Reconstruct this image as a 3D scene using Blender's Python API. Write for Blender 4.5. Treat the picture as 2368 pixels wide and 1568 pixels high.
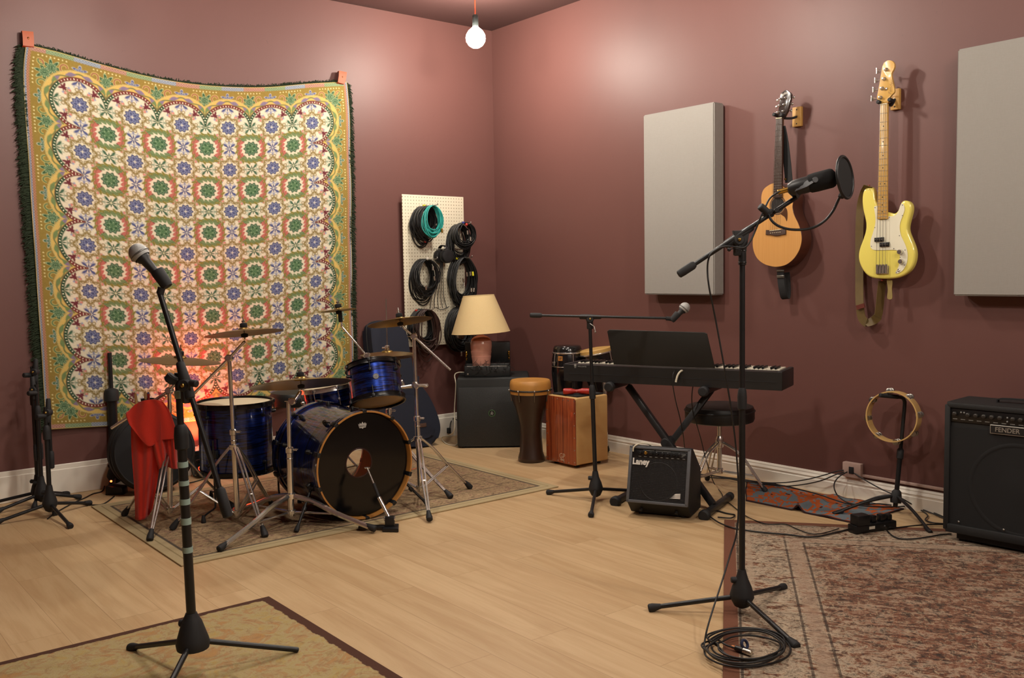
import bpy, bmesh, math, random
import numpy as np
from math import sin, cos, pi, radians, atan, atan2, sqrt, tan
from mathutils import Vector as V, Matrix, Quaternion
for o in list(bpy.data.objects): bpy.data.objects.remove(o)
SC = bpy.context.scene
COL = SC.collection
random.seed(7)

# ------------------------------------------------------------------ camera, measured from the photograph
FPX, IW, IH = 2151.0, 2368, 1568
AZ = atan2(2666, 2156); PIT = atan(153/FPX); ROLL = atan(0.0163)
CAM = V((-4.821, -6.162, 1.32))
_f0, _r0, _u0 = V((cos(AZ), sin(AZ), 0)), V((sin(AZ), -cos(AZ), 0)), V((0, 0, 1))
FWD = _f0*cos(PIT) - _u0*sin(PIT); _u1 = _u0*cos(PIT) + _f0*sin(PIT)
RGT = _r0*cos(ROLL) - _u1*sin(ROLL); UPV = _u1*cos(ROLL) + _r0*sin(ROLL)
def ray(px, py): return FWD*FPX + RGT*(px-IW/2) + UPV*(IH/2-py)
def Z(px, py, z=0.0):            # a photo point on the level z
    d = ray(px, py); return CAM + d*((z-CAM.z)/d.z)
def X(px, py, x=0.0):            # ... on a plane parallel to the right wall
    d = ray(px, py); return CAM + d*((x-CAM.x)/d.x)
def Y(px, py, y=0.0):            # ... on a plane parallel to the left wall
    d = ray(px, py); return CAM + d*((y-CAM.y)/d.y)
def D(px, py, dep):              # ... at a distance along the view
    return CAM + ray(px, py)*(dep/FPX)
def depth(p): return (V(p)-CAM).dot(FWD)
def proj(p):
    q = V(p)-CAM; z = q.dot(FWD); return (IW/2+FPX*q.dot(RGT)/z, IH/2-FPX*q.dot(UPV)/z)
cd = bpy.data.cameras.new('camera'); cam = bpy.data.objects.new('camera', cd); COL.objects.link(cam)
cd.sensor_fit = 'HORIZONTAL'; cd.sensor_width = 36; cd.lens = 36*FPX/IW; cd.clip_start = .05
M = Matrix((RGT, UPV, -FWD)).transposed().to_4x4(); M.translation = CAM; cam.matrix_world = M
SC.camera = cam

# ------------------------------------------------------------------ world, exposure, lamps
SC.view_settings.view_transform = 'Standard'; SC.view_settings.look = 'None'
SC.view_settings.gamma = 1; SC.view_settings.use_curve_mapping = False
SC.view_settings.exposure = 0.0
SC.cycles.use_denoising = True
SC.cycles.max_bounces = 8; SC.cycles.diffuse_bounces = 5; SC.cycles.glossy_bounces = 4
SC.cycles.sample_clamp_indirect = 6
SC.cycles.caustics_reflective = False; SC.cycles.caustics_refractive = False
w = bpy.data.worlds.new('world'); SC.world = w; w.use_nodes = True
w.node_tree.nodes['Background'].inputs[0].default_value = (.02, .015, .012, 1)
w.node_tree.nodes['Background'].inputs[1].default_value = 1
BULB_E = 470.0                    # radiance of each bulb's glass
BULB_C = (1.0, 0.92, 0.80)
RED_W = 190.0                      # watts of the red uplight
BULBS = [(-0.835, -0.885), (-3.05, -1.55), (-1.2, -2.45), (-3.1, -3.6), (-3.6, -6.6), (-1.6, -5.6), (-2.3, -7.6)]
BULB_Z = 2.955
CEIL = 3.31

# ------------------------------------------------------------------ helpers: colour and node materials
def lin(h):
    if isinstance(h, str):
        h = h.lstrip('#'); c = [int(h[i:i+2], 16)/255 for i in (0, 2, 4)]
    else: c = list(h)
    return tuple((x/12.92 if x <= .04045 else ((x+.055)/1.055)**2.4) for x in c[:3]) + (1.0,)
class NT:                         # a terse wrapper round one node tree
    def __init__(s, name):
        s.m = bpy.data.materials.new(name); s.m.use_nodes = True; s.t = s.m.node_tree
        s.b = s.t.nodes['Principled BSDF']; s.out = s.t.nodes['Material Output']
    def n(s, typ, **k):
        nd = s.t.nodes.new('ShaderNode'+typ)
        for a, b in k.items(): setattr(nd, a, b)
        return nd
    def put(s, sock, v):
        if v is None: return
        if isinstance(v, bpy.types.NodeSocket): s.t.links.new(v, sock)
        else:
            try: sock.default_value = v
            except Exception: sock.default_value = tuple(v)[:3]
    def co(s, kind='Object'): return s.n('TexCoord').outputs[kind]
    def xyz(s, v):
        nd = s.n('SeparateXYZ'); s.put(nd.inputs[0], v); return nd.outputs
    def vec(s, x, y, z):
        nd = s.n('CombineXYZ')
        for i, a in enumerate((x, y, z)): s.put(nd.inputs[i], a)
        return nd.outputs[0]
    def map(s, v, scale=(1, 1, 1), loc=(0, 0, 0), rot=(0, 0, 0)):
        nd = s.n('Mapping'); s.put(nd.inputs[0], v); nd.inputs[1].default_value = loc; nd.inputs[2].default_value = rot; nd.inputs[3].default_value = scale
        return nd.outputs[0]
    def ma(s, op, a, b=None, c=None, clamp=False):
        nd = s.n('Math', operation=op, use_clamp=clamp); s.put(nd.inputs[0], a)
        if b is not None: s.put(nd.inputs[1], b)
        if c is not None: s.put(nd.inputs[2], c)
        return nd.outputs[0]
    def mix(s, fac, a, b, mode='MIX'):
        nd = s.n('Mix', data_type='RGBA', blend_type=mode); s.put(nd.inputs[0], fac); s.put(nd.inputs[6], a); s.put(nd.inputs[7], b)
        return nd.outputs[2]
    def noise(s, v=None, scale=5, detail=3, rough=.55, dist=0, col=False):
        nd = s.n('TexNoise'); s.put(nd.inputs['Vector'], v); nd.inputs['Scale'].default_value = scale
        nd.inputs['Detail'].default_value = detail; nd.inputs['Roughness'].default_value = rough; nd.inputs['Distortion'].default_value = dist
        return nd.outputs['Color' if col else 'Fac']
    def ramp(s, f, stops, interp='LINEAR'):
        nd = s.n('ValToRGB'); r = nd.color_ramp; r.interpolation = interp; s.put(nd.inputs[0], f)
        while len(r.elements) < len(stops): r.elements.new(.5)
        for e, (p, c) in zip(r.elements, stops):
            e.position = p; e.color = c if len(c) == 4 else lin(c)
        return nd.outputs[0]
    def step(s, v, a, b):         # 0 below a, 1 above b
        nd = s.n('MapRange', clamp=True); s.put(nd.inputs[0], v); nd.inputs[1].default_value = a; nd.inputs[2].default_value = b
        return nd.outputs[0]
    def bump(s, h, dist=.002, strength=.5):
        nd = s.n('Bump'); s.put(nd.inputs['Height'], h); nd.inputs['Distance'].default_value = dist; nd.inputs['Strength'].default_value = strength
        s.put(s.b.inputs['Normal'], nd.outputs[0])
    def set(s, **k):
        for a, b in k.items(): s.put(s.b.inputs[a.replace('_', ' ')], b)
        return s.m
_mats = {}
def pm(name, col, rough=.5, metal=0.0, ns=30, na=.12, bump=0.0, bs=None, coat=0.0, spec=.5, sheen=0.0):
    if name in _mats: return _mats[name]
    t = NT(name); c = lin(col); v = t.co()
    f = t.noise(v, ns, 3)
    d = tuple(x*(1-na) for x in c[:3])+(1,); e = tuple(min(1, x*(1+na)) for x in c[:3])+(1,)
    t.set(Base_Color=t.mix(f, d, e), Roughness=t.ma('ADD', rough-.05, t.ma('MULTIPLY', f, .1)), Metallic=metal)
    t.b.inputs['Specular IOR Level'].default_value = spec
    if coat: t.b.inputs['Coat Weight'].default_value = coat; t.b.inputs['Coat Roughness'].default_value = .08
    if sheen: t.b.inputs['Sheen Weight'].default_value = sheen
    if bump: t.bump(t.noise(v, bs or ns*6, 2), bump, .6)
    _mats[name] = t.m; return t.m
def em(name, col, strength):
    if name in _mats: return _mats[name]
    t = NT(name); t.set(Base_Color=lin(col)); t.put(t.b.inputs['Emission Color'], lin(col) if isinstance(col, str) else tuple(col)+(1,)); t.b.inputs['Emission Strength'].default_value = strength
    _mats[name] = t.m; return t.m

# ------------------------------------------------------------------ helpers: meshes
def frame(p0, p1, up=None):       # matrix with origin p0 and z along p1-p0
    z = (V(p1)-V(p0)).normalized(); u = V(up) if up else (V((0, 0, 1)) if abs(z.z) < .95 else V((1, 0, 0)))
    x = u.cross(z).normalized() if up is None else (u - z*u.dot(z)).normalized()
    y = z.cross(x); m = Matrix((x, y, z)).transposed().to_4x4(); m.translation = V(p0); return m
def axes(o, x, y, z):
    m = Matrix((V(x), V(y), V(z))).transposed().to_4x4(); m.translation = V(o); return m
def RZ(a): return Matrix.Rotation(a, 4, 'Z')
def RX(a): return Matrix.Rotation(a, 4, 'X')
def RY(a): return Matrix.Rotation(a, 4, 'Y')
def T(*a): return Matrix.Translation(V(a[0]) if len(a) == 1 else V(a))
def spl(pts, n=8, closed=False):  # Catmull-Rom through the points
    P = [V(p) for p in pts]; out = []; L = len(P)
    rng = range(L) if closed else range(L-1)
    for i in rng:
        a, b, c, d = (P[(i-1) % L], P[i], P[(i+1) % L], P[(i+2) % L]) if closed else (P[max(i-1, 0)], P[i], P[i+1], P[min(i+2, L-1)])
        for k in range(n):
            t = k/n; out.append(.5*((2*b)+(c-a)*t+(2*a-5*b+4*c-d)*t*t+(3*b-a-3*c+d)*t**3))
    if not closed: out.append(P[-1])
    return out
class MB:
    def __init__(s, M=None): s.v = []; s.f = []; s.mi = []; s.M = M
    def add(s, vs, fs, M=None, mi=0):
        k = len(s.v)
        if s.M is not None: M = s.M @ M if M is not None else s.M
        s.v += [tuple(M @ V(p)) if M is not None else tuple(p) for p in vs]
        s.f += [tuple(i+k for i in f) for f in fs]; s.mi += [mi]*len(fs); return s
    def bm(s, bm, M=None, mi=0):
        bm.verts.index_update(); s.add([v.co.copy() for v in bm.verts], [[v.index for v in f.verts] for f in bm.faces], M, mi); bm.free(); return s
    def box(s, size, c=(0, 0, 0), M=None, bev=0.0, seg=2, mi=0):
        b = bmesh.new(); bmesh.ops.create_cube(b, size=1)
        for v in b.verts: v.co = V((v.co.x*size[0]+c[0], v.co.y*size[1]+c[1], v.co.z*size[2]+c[2]))
        if bev: bmesh.ops.bevel(b, geom=b.edges[:], offset=min(bev, min(size)*.49), segments=seg, affect='EDGES', profile=.5)
        return s.bm(b, M, mi)
    def lathe(s, prof, n=24, M=None, mi=0, cap=True):
        vs = []; fs = []; L = len(prof)
        for r, z in prof: vs += [(r*cos(2*pi*i/n), r*sin(2*pi*i/n), z) for i in range(n)]
        for j in range(L-1):
            for i in range(n): fs.append((j*n+i, j*n+(i+1) % n, (j+1)*n+(i+1) % n, (j+1)*n+i))
        if cap:
            if prof[0][0] > 1e-5: fs.append(tuple(reversed(range(n))))
            if prof[-1][0] > 1e-5: fs.append(tuple((L-1)*n+i for i in range(n)))
        return s.add(vs, fs, M, mi)
    def cyl(s, p0, p1, r0, r1=None, n=16, mi=0):
        r1 = r0 if r1 is None else r1; l = (V(p1)-V(p0)).length
        return s.lathe([(r0, 0), (r1, l)], n, frame(p0, p1), mi)
    def rod(s, p0, p1, r, n=14, mi=0, e=.25):   # a cylinder with softened ends
        l = (V(p1)-V(p0)).length; e = min(r*e, l*.3)
        return s.lathe([(r-e, 0), (r, e), (r, l-e), (r-e, l)], n, frame(p0, p1), mi)
    def ball(s, c, r, n=16, M=None, mi=0, sc=(1, 1, 1)):
        pr = [(max(1e-6, r*sin(pi*i/(n//2))), -r*cos(pi*i/(n//2))) for i in range(n//2+1)]
        m = T(c) @ Matrix.Diagonal((*sc, 1)); return s.lathe(pr, n, (M @ m) if M is not None else m, mi, cap=False)
    def tube(s, pts, r, n=8, closed=False, mi=0, flat=1.0, up=None):
        P = [V(p) for p in pts]; L = len(P); rs = r if isinstance(r, (list, tuple)) else [r]*L
        vs = []; fs = []; x = None
        for i in range(L):
            t = (P[(i+1) % L]-P[i-1]) if closed else (P[min(i+1, L-1)]-P[max(i-1, 0)])
            t = t.normalized() if t.length > 1e-9 else V((0, 0, 1))
            if up is not None: x = (V(up)-t*V(up).dot(t)).normalized()
            elif x is None:
                u = V((0, 0, 1)) if abs(t.z) < .9 else V((1, 0, 0)); x = u.cross(t).normalized()
            else: x = (x - t*x.dot(t)).normalized()
            y = t.cross(x)
            for k in range(n):
                a = 2*pi*k/n; vs.append(P[i]+x*cos(a)*rs[i]+y*sin(a)*rs[i]*flat)
        for i in range(L if closed else L-1):
            j = (i+1) % L
            for k in range(n): fs.append((i*n+k, i*n+(k+1) % n, j*n+(k+1) % n, j*n+k))
        if not closed: fs += [tuple(reversed(range(n))), tuple((L-1)*n+k for k in range(n))]
        return s.add(vs, fs, None, mi)
    def torus(s, R, r, M=None, n=32, k=8, mi=0, flat=1.0):
        vs = []; fs = []
        for i in range(n):
            a = 2*pi*i/n
            for j in range(k):
                b = 2*pi*j/k; vs.append(((R+r*cos(b))*cos(a), (R+r*cos(b))*sin(a), r*flat*sin(b)))
        for i in range(n):
            for j in range(k): fs.append((i*k+j, ((i+1) % n)*k+j, ((i+1) % n)*k+(j+1) % k, i*k+(j+1) % k))
        return s.add(vs, fs, M, mi)
    def prism(s, poly, z0, z1, M=None, bev=0.0, seg=2, mi=0, both=True):   # 2D outline given thickness
        b = bmesh.new(); P = [(p[0], p[1]) for p in poly]
        if sum(P[i-1][0]*P[i][1]-P[i][0]*P[i-1][1] for i in range(len(P))) < 0: P.reverse()
        lo = [b.verts.new((x, y, z0)) for x, y in P]; hi = [b.verts.new((x, y, z1)) for x, y in P]
        b.faces.new(list(reversed(lo))); b.faces.new(hi); n = len(P)
        for i in range(n): b.faces.new((lo[i], lo[(i+1) % n], hi[(i+1) % n], hi[i]))
        if bev:
            es = [e for e in b.edges if (e.verts[0] in hi and e.verts[1] in hi) or (both and e.verts[0] in lo and e.verts[1] in lo)]
            bmesh.ops.bevel(b, geom=es, offset=bev, segments=seg, affect='EDGES', profile=.5, clamp_overlap=True)
        return s.bm(b, M, mi)
    def pillow(s, poly, z0, z1, r, M=None, n=170, steps=5, mi=0):   # an outline with fully rounded edges, front and back
        P = np.array([(p[0], p[1]) for p in poly]); Q = np.vstack([P, P[:1]]); dd = np.r_[0, np.cumsum(np.hypot(*np.diff(Q, axis=0).T))]; tt = np.linspace(0, dd[-1], n, endpoint=False)
        P = np.stack([np.interp(tt, dd, Q[:, 0]), np.interp(tt, dd, Q[:, 1])], -1)
        for _ in range(3): P = .25*np.roll(P, 1, 0)+.5*P+.25*np.roll(P, -1, 0)
        if (P[:, 0]*np.roll(P[:, 1], -1)-np.roll(P[:, 0], -1)*P[:, 1]).sum() < 0: P = P[::-1]
        tg = np.roll(P, -1, 0)-np.roll(P, 1, 0); tg /= np.linalg.norm(tg, axis=1)[:, None]; nr = np.stack([-tg[:, 1], tg[:, 0]], -1)
        rings = [(r*(1-sin(a)), z0+r*(1-cos(a))) for a in [pi/2*i/steps for i in range(steps+1)]]; rings += [(i, z1-(z-z0)) for i, z in reversed(rings)]
        vs = []; fs = []
        for ins, z in rings:
            R = P+nr*ins
            for _ in range(2 if ins > r*.4 else 0): R = .25*np.roll(R, 1, 0)+.5*R+.25*np.roll(R, -1, 0)
            vs += [(a, b, z) for a, b in R]
        L = len(rings)
        for j in range(L-1):
            for i in range(n): fs.append((j*n+i, j*n+(i+1) % n, (j+1)*n+(i+1) % n, (j+1)*n+i))
        fs += [tuple(reversed(range(n))), tuple((L-1)*n+i for i in range(n))]; return s.add(vs, fs, M, mi)
    def strip(s, pts, wdir, w, th=.003, mi=0):     # a strap: a ribbon of width w and thickness th
        P = [V(p) for p in pts]; L = len(P); vs = []; fs = []
        wd = [V(d).normalized() for d in wdir] if isinstance(wdir, list) else [V(wdir).normalized()]*L
        for i in range(L):
            t = (P[min(i+1, L-1)]-P[max(i-1, 0)]).normalized(); a = (wd[i]-t*wd[i].dot(t)).normalized()*w/2; nn = t.cross(a).normalized()*th/2
            vs += [P[i]-a-nn, P[i]+a-nn, P[i]+a+nn, P[i]-a+nn]
        for i in range(L-1):
            for k in range(4): fs.append((i*4+k, i*4+(k+1) % 4, i*4+4+(k+1) % 4, i*4+4+k))
        fs += [(3, 2, 1, 0), tuple((L-1)*4+k for k in range(4))]
        return s.add(vs, fs, None, mi)
    def text(s, body, size, M, ext=.0008, mi=0, ax='CENTER', shear=0.0, bold=0.0, sx=1.0):
        cu = bpy.data.curves.new('t', 'FONT'); cu.body = body; cu.size = size; cu.extrude = ext; cu.align_x = ax; cu.align_y = 'CENTER'; cu.shear = shear; cu.offset = bold; cu.resolution_u = 3
        o = bpy.data.objects.new('t', cu); COL.objects.link(o); bpy.context.view_layer.update()
        ev = o.evaluated_get(bpy.context.evaluated_depsgraph_get()); me = ev.to_mesh()
        s.add([(v.co.x*sx, v.co.y, v.co.z) for v in me.vertices], [tuple(p.vertices) for p in me.polygons], M, mi)
        ev.to_mesh_clear(); bpy.data.objects.remove(o); bpy.data.curves.remove(cu); return s
    def build(s, name, mats, parent=None, smooth=38, world=True):
        me = bpy.data.meshes.new(name); vs = s.v
        if parent is not None and world:
            mi = root_m(parent).inverted(); vs = [tuple(mi @ V(p)) for p in vs]
        me.from_pydata(vs, [], s.f); me.validate()
        ml = mats if isinstance(mats, (list, tuple)) else [mats]
        for m in ml: me.materials.append(m)
        if len(ml) > 1 and len(me.polygons) == len(s.mi): me.polygons.foreach_set('material_index', s.mi)
        b = bmesh.new(); b.from_mesh(me); bmesh.ops.recalc_face_normals(b, faces=b.faces[:]); b.to_mesh(me); b.free()
        if smooth:
            me.polygons.foreach_set('use_smooth', [True]*len(me.polygons)); me.set_sharp_from_angle(angle=radians(smooth))
        o = bpy.data.objects.new(name, me); COL.objects.link(o)
        if parent is not None: o.parent = parent
        return o
def root_m(o):
    m = Matrix.Identity(4)
    while o is not None: m = o.matrix_basis @ m; o = o.parent
    return m
def tag(o, label, cat, group=None, kind=None):
    o['label'] = label; o['category'] = cat
    if group: o['group'] = group
    if kind: o['kind'] = kind
    return o
def thing(name, label, cat, loc=(0, 0, 0), rotz=0.0, group=None):
    o = bpy.data.objects.new(name, None); COL.objects.link(o); o.empty_display_size = .05
    o.location = V(loc); o.rotation_euler = (0, 0, rotz); return tag(o, label, cat, group)
def struct(name, mb, mat, parent=None, smooth=None):
    o = mb.build(name, mat, parent, smooth)
    if parent is None: o['kind'] = 'structure'
    return o
def at_base(o, loc):              # moves a one-mesh thing's origin to its base
    o.data.transform(T(-V(loc))); o.location = V(loc); return o
def dup(root, M=None, label=None, group=None):   # a copy of a thing with copies of its parts and sub-parts
    def cp(o, par):
        c = o.copy(); COL.objects.link(c); c.parent = par
        for ch in list(o.children): cp(ch, c)
        return c
    r = cp(root, None)
    if M is not None: r.matrix_basis = M
    if label: r['label'] = label
    if group: r['group'] = group
    return r
# ------------------------------------------------------------------ the room
def wall_mat():
    t = NT('wall_paint'); v = t.co(); base = lin('#65423d')
    f = t.noise(v, 1.3, 4, .6); g = t.noise(v, 260, 1)
    c = t.mix(f, tuple(x*.94 for x in base[:3])+(1,), tuple(x*1.06 for x in base[:3])+(1,))
    sv = t.map(v, (9, 9, 5)); s = t.step(t.noise(sv, 2.2, 5, .7, 1.5), .66, .72); m = t.step(t.noise(v, .9, 2), .47, .6)
    c = t.mix(t.ma('MULTIPLY', t.ma('MULTIPLY', s, m), .35), c, lin('#3c2528'))
    t.set(Base_Color=c, Roughness=.5); t.b.inputs['Specular IOR Level'].default_value = .4; t.bump(g, .0006, .35); return t.m
WALL = wall_mat()
def floor_mat():
    t = NT('oak_planks'); o = t.xyz(t.co())
    uv = t.vec(o[1], o[0], 0.0)
    def brick(c1, c2, mo):
        b = t.n('TexBrick', offset=.37, offset_frequency=2); t.put(b.inputs['Vector'], uv)
        b.inputs['Color1'].default_value = lin(c1); b.inputs['Color2'].default_value = lin(c2); b.inputs['Mortar'].default_value = lin(mo)
        b.inputs['Scale'].default_value = 1; b.inputs['Mortar Size'].default_value = .0011; b.inputs['Mortar Smooth'].default_value = .3; b.inputs['Bias'].default_value = 0
        b.inputs['Brick Width'].default_value = 1.22; b.inputs['Row Height'].default_value = .182; return b.outputs[0]
    c = brick('#bb9c73', '#c9ab82', '#937650')
    cell = brick('#000000', '#ffffff', '#808080')
    gv = t.vec(t.ma('MULTIPLY', o[1], 1.5), t.ma('MULTIPLY', o[0], 16.0), t.ma('MULTIPLY', cell, 7.0))
    g = t.noise(gv, 1.0, 5, .6, .6); g2 = t.noise(t.map(gv, (1, 5, 1)), 1.6, 3, .6, .3)
    c = t.mix(t.ma('MULTIPLY', t.step(g, .40, .72), .42), c, lin('#a58057'))
    c = t.mix(t.ma('MULTIPLY', t.step(g2, .55, .8), .25), c, lin('#95744e'))
    c = t.mix(t.ma('MULTIPLY', t.step(g, .55, .25), .3), c, lin('#d3b890'))
    st = t.step(t.noise(t.co(), 1.1, 3, .6, .5), .6, .75)
    c = t.mix(t.ma('MULTIPLY', st, .18), c, lin('#8f7048'))
    t.set(Base_Color=c, Roughness=t.ma('ADD', .4, t.ma('MULTIPLY', g, .15))); t.b.inputs['Specular IOR Level'].default_value = .35
    t.bump(g2, .0006, .3); return t.m
WHITE = pm('white_trim_paint', '#e6dfd2', .45, ns=8, na=.05)
X0, Y0 = -7.2, -8.6
struct('floor', MB().box((-X0+.2, -Y0+.2, .1), (X0/2, Y0/2, -.05)), floor_mat())
struct('ceiling', MB().box((-X0+.2, -Y0+.2, .1), (X0/2, Y0/2, CEIL+.05)), pm('ceiling_paint', '#4d3431', .6, ns=3, na=.06))
struct('wall_left', MB().box((-X0+.2, .1, CEIL), (X0/2, .05, CEIL/2)), WALL)
struct('wall_right', MB().box((.1, -Y0+.2, CEIL), (.05, Y0/2, CEIL/2)), WALL)
struct('wall_back', MB().box((-X0+.2, .1, CEIL), (X0/2, Y0-.05, CEIL/2)), WALL)
struct('wall_front', MB().box((.1, -Y0+.2, CEIL), (X0-.05, Y0/2, CEIL/2)), WALL)
HBL, HBR = .19, .118
struct('baseboard_left', MB().box((-X0-.02, .016, HBL-.03), (X0/2-.01, -.008, (HBL-.03)/2), bev=.003).box((-X0-.02, .011, .034), (X0/2-.01, -.0055, HBL-.017), bev=.004), WHITE)
def board_profile(h):             # the moulded board of the right wall, as an x-z section
    return [(0, 0), (-.020, 0), (-.020, h*.60), (-.017, h*.63), (-.017, h*.70), (-.020, h*.74), (-.013, h*.86), (-.013, h*.92), (-.008, h), (0, h)]
mb = MB(); pr = board_profile(HBR); n = len(pr)
mb.add([(x, 0, z) for x, z in pr]+[(x, Y0, z) for x, z in pr], [tuple(range(n)), tuple(reversed(range(n, 2*n)))]+[(i, (i+1) % n, n+(i+1) % n, n+i) for i in range(n)])
struct('baseboard_right', mb, WHITE)

# ------------------------------------------------------------------ rugs
def rug(name, mat, label, x, y, rot, lx, ly, th=.008):   # from a corner, running lx and ly
    mb = MB().box((abs(lx), abs(ly), th), (lx/2, ly/2, th/2), bev=.003)
    o = mb.build(name, mat, None, 40); o.location = (x, y, .0005); o.rotation_euler = (0, 0, rot); tag(o, label, 'rug'); return o
def drum_rug_mat(lx, ly):
    t = NT('drum_rug_wool'); v = t.co(); o = t.xyz(v)
    ex = t.ma('SUBTRACT', lx/2, t.ma('ABSOLUTE', t.ma('SUBTRACT', o[0], lx/2))); ey = t.ma('SUBTRACT', ly/2, t.ma('ABSOLUTE', t.ma('ADD', o[1], ly/2)))
    e = t.ma('MINIMUM', ex, ey)
    n1 = t.noise(t.map(v, (1, 1.6, 1)), 11, 6, .75, 1.4); n2 = t.noise(v, 42, 5, .75, .8); n3 = t.noise(v, 240, 2, .6)
    f = t.ramp(n1, [(.0, '#52423a'), (.36, '#755e4c'), (.44, '#9a8464'), (.53, '#b39a76'), (.60, '#8a6456'), (.70, '#a8937a')], 'LINEAR')
    f = t.mix(t.step(n2, .5, .68), f, lin('#6a5349')); f = t.mix(t.step(n2, .44, .34), f, lin('#b09a78'))
    band = t.step(t.ma('ABSOLUTE', t.ma('SUBTRACT', e, .25)), .012, .004); f = t.mix(t.ma('MULTIPLY', band, .5), f, lin('#5d4c40'))
    bc = t.mix(t.step(t.ma('ABSOLUTE', t.ma('SUBTRACT', e, .045)), .006, .002), lin('#b8a680'), lin('#978763'))
    c = t.mix(t.step(e, .078, .082), bc, t.mix(t.step(e, .098, .092), f, lin('#5a5147')))
    c = t.mix(t.ma('MULTIPLY', n3, .25), c, lin('#3e352c'))
    t.set(Base_Color=c, Roughness=.95); t.b.inputs['Specular IOR Level'].default_value = .1; t.bump(n3, .003, .6); return t.m
rug('drum_rug', drum_rug_mat(2.32, 1.48), 'faded taupe patterned rug with beige border under the drum kit', -3.385, -.47, 0, 2.32, -1.48)
def olive_rug_mat():
    t = NT('olive_rug_wool'); v = t.co(); o = t.xyz(v); wob = t.ma('MULTIPLY', t.ma('SUBTRACT', t.noise(v, 26, 3), .5), .035)
    e = t.ma('ADD', t.ma('MINIMUM', t.ma('MULTIPLY', o[0], -1.0), t.ma('MULTIPLY', o[1], -1.25)), wob)
    n1 = t.noise(v, 8, 5, .72, 1.8); n2 = t.noise(v, 30, 4, .7, .6); n3 = t.noise(v, 260, 2)
    f = t.ramp(n1, [(.30, '#b8975a'), (.42, '#b09d6c'), (.50, '#b3a278'), (.57, '#ad8c64'), (.66, '#b58a58'), (.75, '#9c8058')])
    f = t.mix(t.ma('MULTIPLY', t.step(n2, .52, .66), .6), f, lin('#957250')); f = t.mix(t.ma('MULTIPLY', t.step(n2, .42, .32), .45), f, lin('#b39a5e'))
    ln = t.ma('MULTIPLY', t.step(t.ma('ABSOLUTE', t.ma('ADD', t.ma('ADD', o[0], .42), wob)), .012, .006), t.step(o[1], -.62, -.66)); f = t.mix(t.ma('MULTIPLY', ln, .5), f, lin('#5c4331'))
    c = t.mix(t.step(e, .040, .044), lin('#54392f'), f); c = t.mix(t.ma('MULTIPLY', n3, .22), c, lin('#3a2c1c'))
    t.set(Base_Color=c, Roughness=.95); t.b.inputs['Specular IOR Level'].default_value = .1; t.bump(n3, .003, .6); return t.m
rug('olive_rug', olive_rug_mat(), 'olive and tan rug with dark brown edge under the taped microphone stand', -3.256, -2.607, 0, -2.6, -2.6)
def faded_rug_mat():
    t = NT('faded_rug_wool'); v = t.co(); o = t.xyz(v); e = t.ma('MINIMUM', o[0], o[1])
    st = t.map(v, (1.0, 1.7, 1)); st2 = t.map(v, (2.6, 1, 1))
    n1 = t.noise(st, 6.5, 6, .82, 1.6); n2 = t.noise(st, 17, 5, .78, .9); n3 = t.noise(st2, 22, 4, .75, .5); n4 = t.noise(v, 260, 2)
    cx = t.ma('SUBTRACT', o[0], 1.05); cy = t.ma('SUBTRACT', o[1], 1.1)
    rad = t.ma('SQRT', t.ma('ADD', t.ma('MULTIPLY', cx, cx), t.ma('MULTIPLY', t.ma('MULTIPLY', cy, cy), .6)))
    core = t.ma('MULTIPLY', t.step(rad, .95, .55), t.step(e, .34, .42))
    light = t.ramp(n1, [(.28, '#4b423d'), (.38, '#8d7a68'), (.47, '#b6a58e'), (.56, '#a8927c'), (.64, '#8a6655'), (.72, '#6e5a50')])
    dark = t.ramp(n1, [(.30, '#35302e'), (.41, '#6d4436'), (.48, '#8a5b48'), (.54, '#5b4038'), (.60, '#9c8570'), (.68, '#5a3a30')])
    val = t.ma('ADD', t.ma('ADD', t.ma('MULTIPLY', n1, .62), t.ma('MULTIPLY', n2, .38)), t.ma('MULTIPLY', core, .045))
    f = t.ramp(val, [(.36, '#3a3531'), (.42, '#6e594c'), (.455, '#b09e88'), (.50, '#bba992'), (.535, '#9a8069'), (.56, '#84543f'), (.61, '#5d3d33'), (.66, '#3c3431')])
    f = t.mix(t.ma('MULTIPLY', core, .35), f, dark)
    n5 = t.noise(v, 33, 5, .8, .7); n6 = t.noise(v, 3.2, 3, .6, .8)
    f = t.mix(t.ma('MULTIPLY', t.step(n5, .52, .58), t.ma('ADD', .45, t.ma('MULTIPLY', core, .35))), f, lin('#37322f')); f = t.mix(t.ma('MULTIPLY', t.ma('MULTIPLY', t.step(n5, .47, .41), t.step(n6, .42, .58)), t.ma('ADD', .25, t.ma('MULTIPLY', core, .55))), f, lin('#80503d'))
    f = t.mix(t.ma('MULTIPLY', t.step(n2, .54, .60), .6), f, lin('#3a3632')); f = t.mix(t.ma('MULTIPLY', t.step(n3, .43, .34), .6), f, lin('#b8a284')); f = t.mix(t.ma('MULTIPLY', t.step(n3, .6, .68), .6), f, lin('#413a35'))
    def line(p, w, k, col, f): return t.mix(t.ma('MULTIPLY', t.ma('MULTIPLY', t.step(t.ma('ABSOLUTE', t.ma('SUBTRACT', e, p)), w, w*.6), k), t.step(n2, .35, .45)), f, lin(col))
    f = line(.062, .006, .85, '#3c3430', f); f = line(.115, .014, .6, '#ab9680', f); f = line(.285, .006, .8, '#403631', f); f = line(.33, .035, .55, '#a08470', f); f = line(.37, .006, .8, '#403631', f)
    c = t.mix(t.step(e, .052, .056), lin('#764e3d'), f); c = t.mix(t.ma('MULTIPLY', n4, .25), c, lin('#2e2520'))
    t.set(Base_Color=c, Roughness=.95); t.b.inputs['Specular IOR Level'].default_value = .1; t.bump(n4, .003, .6); return t.m
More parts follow.
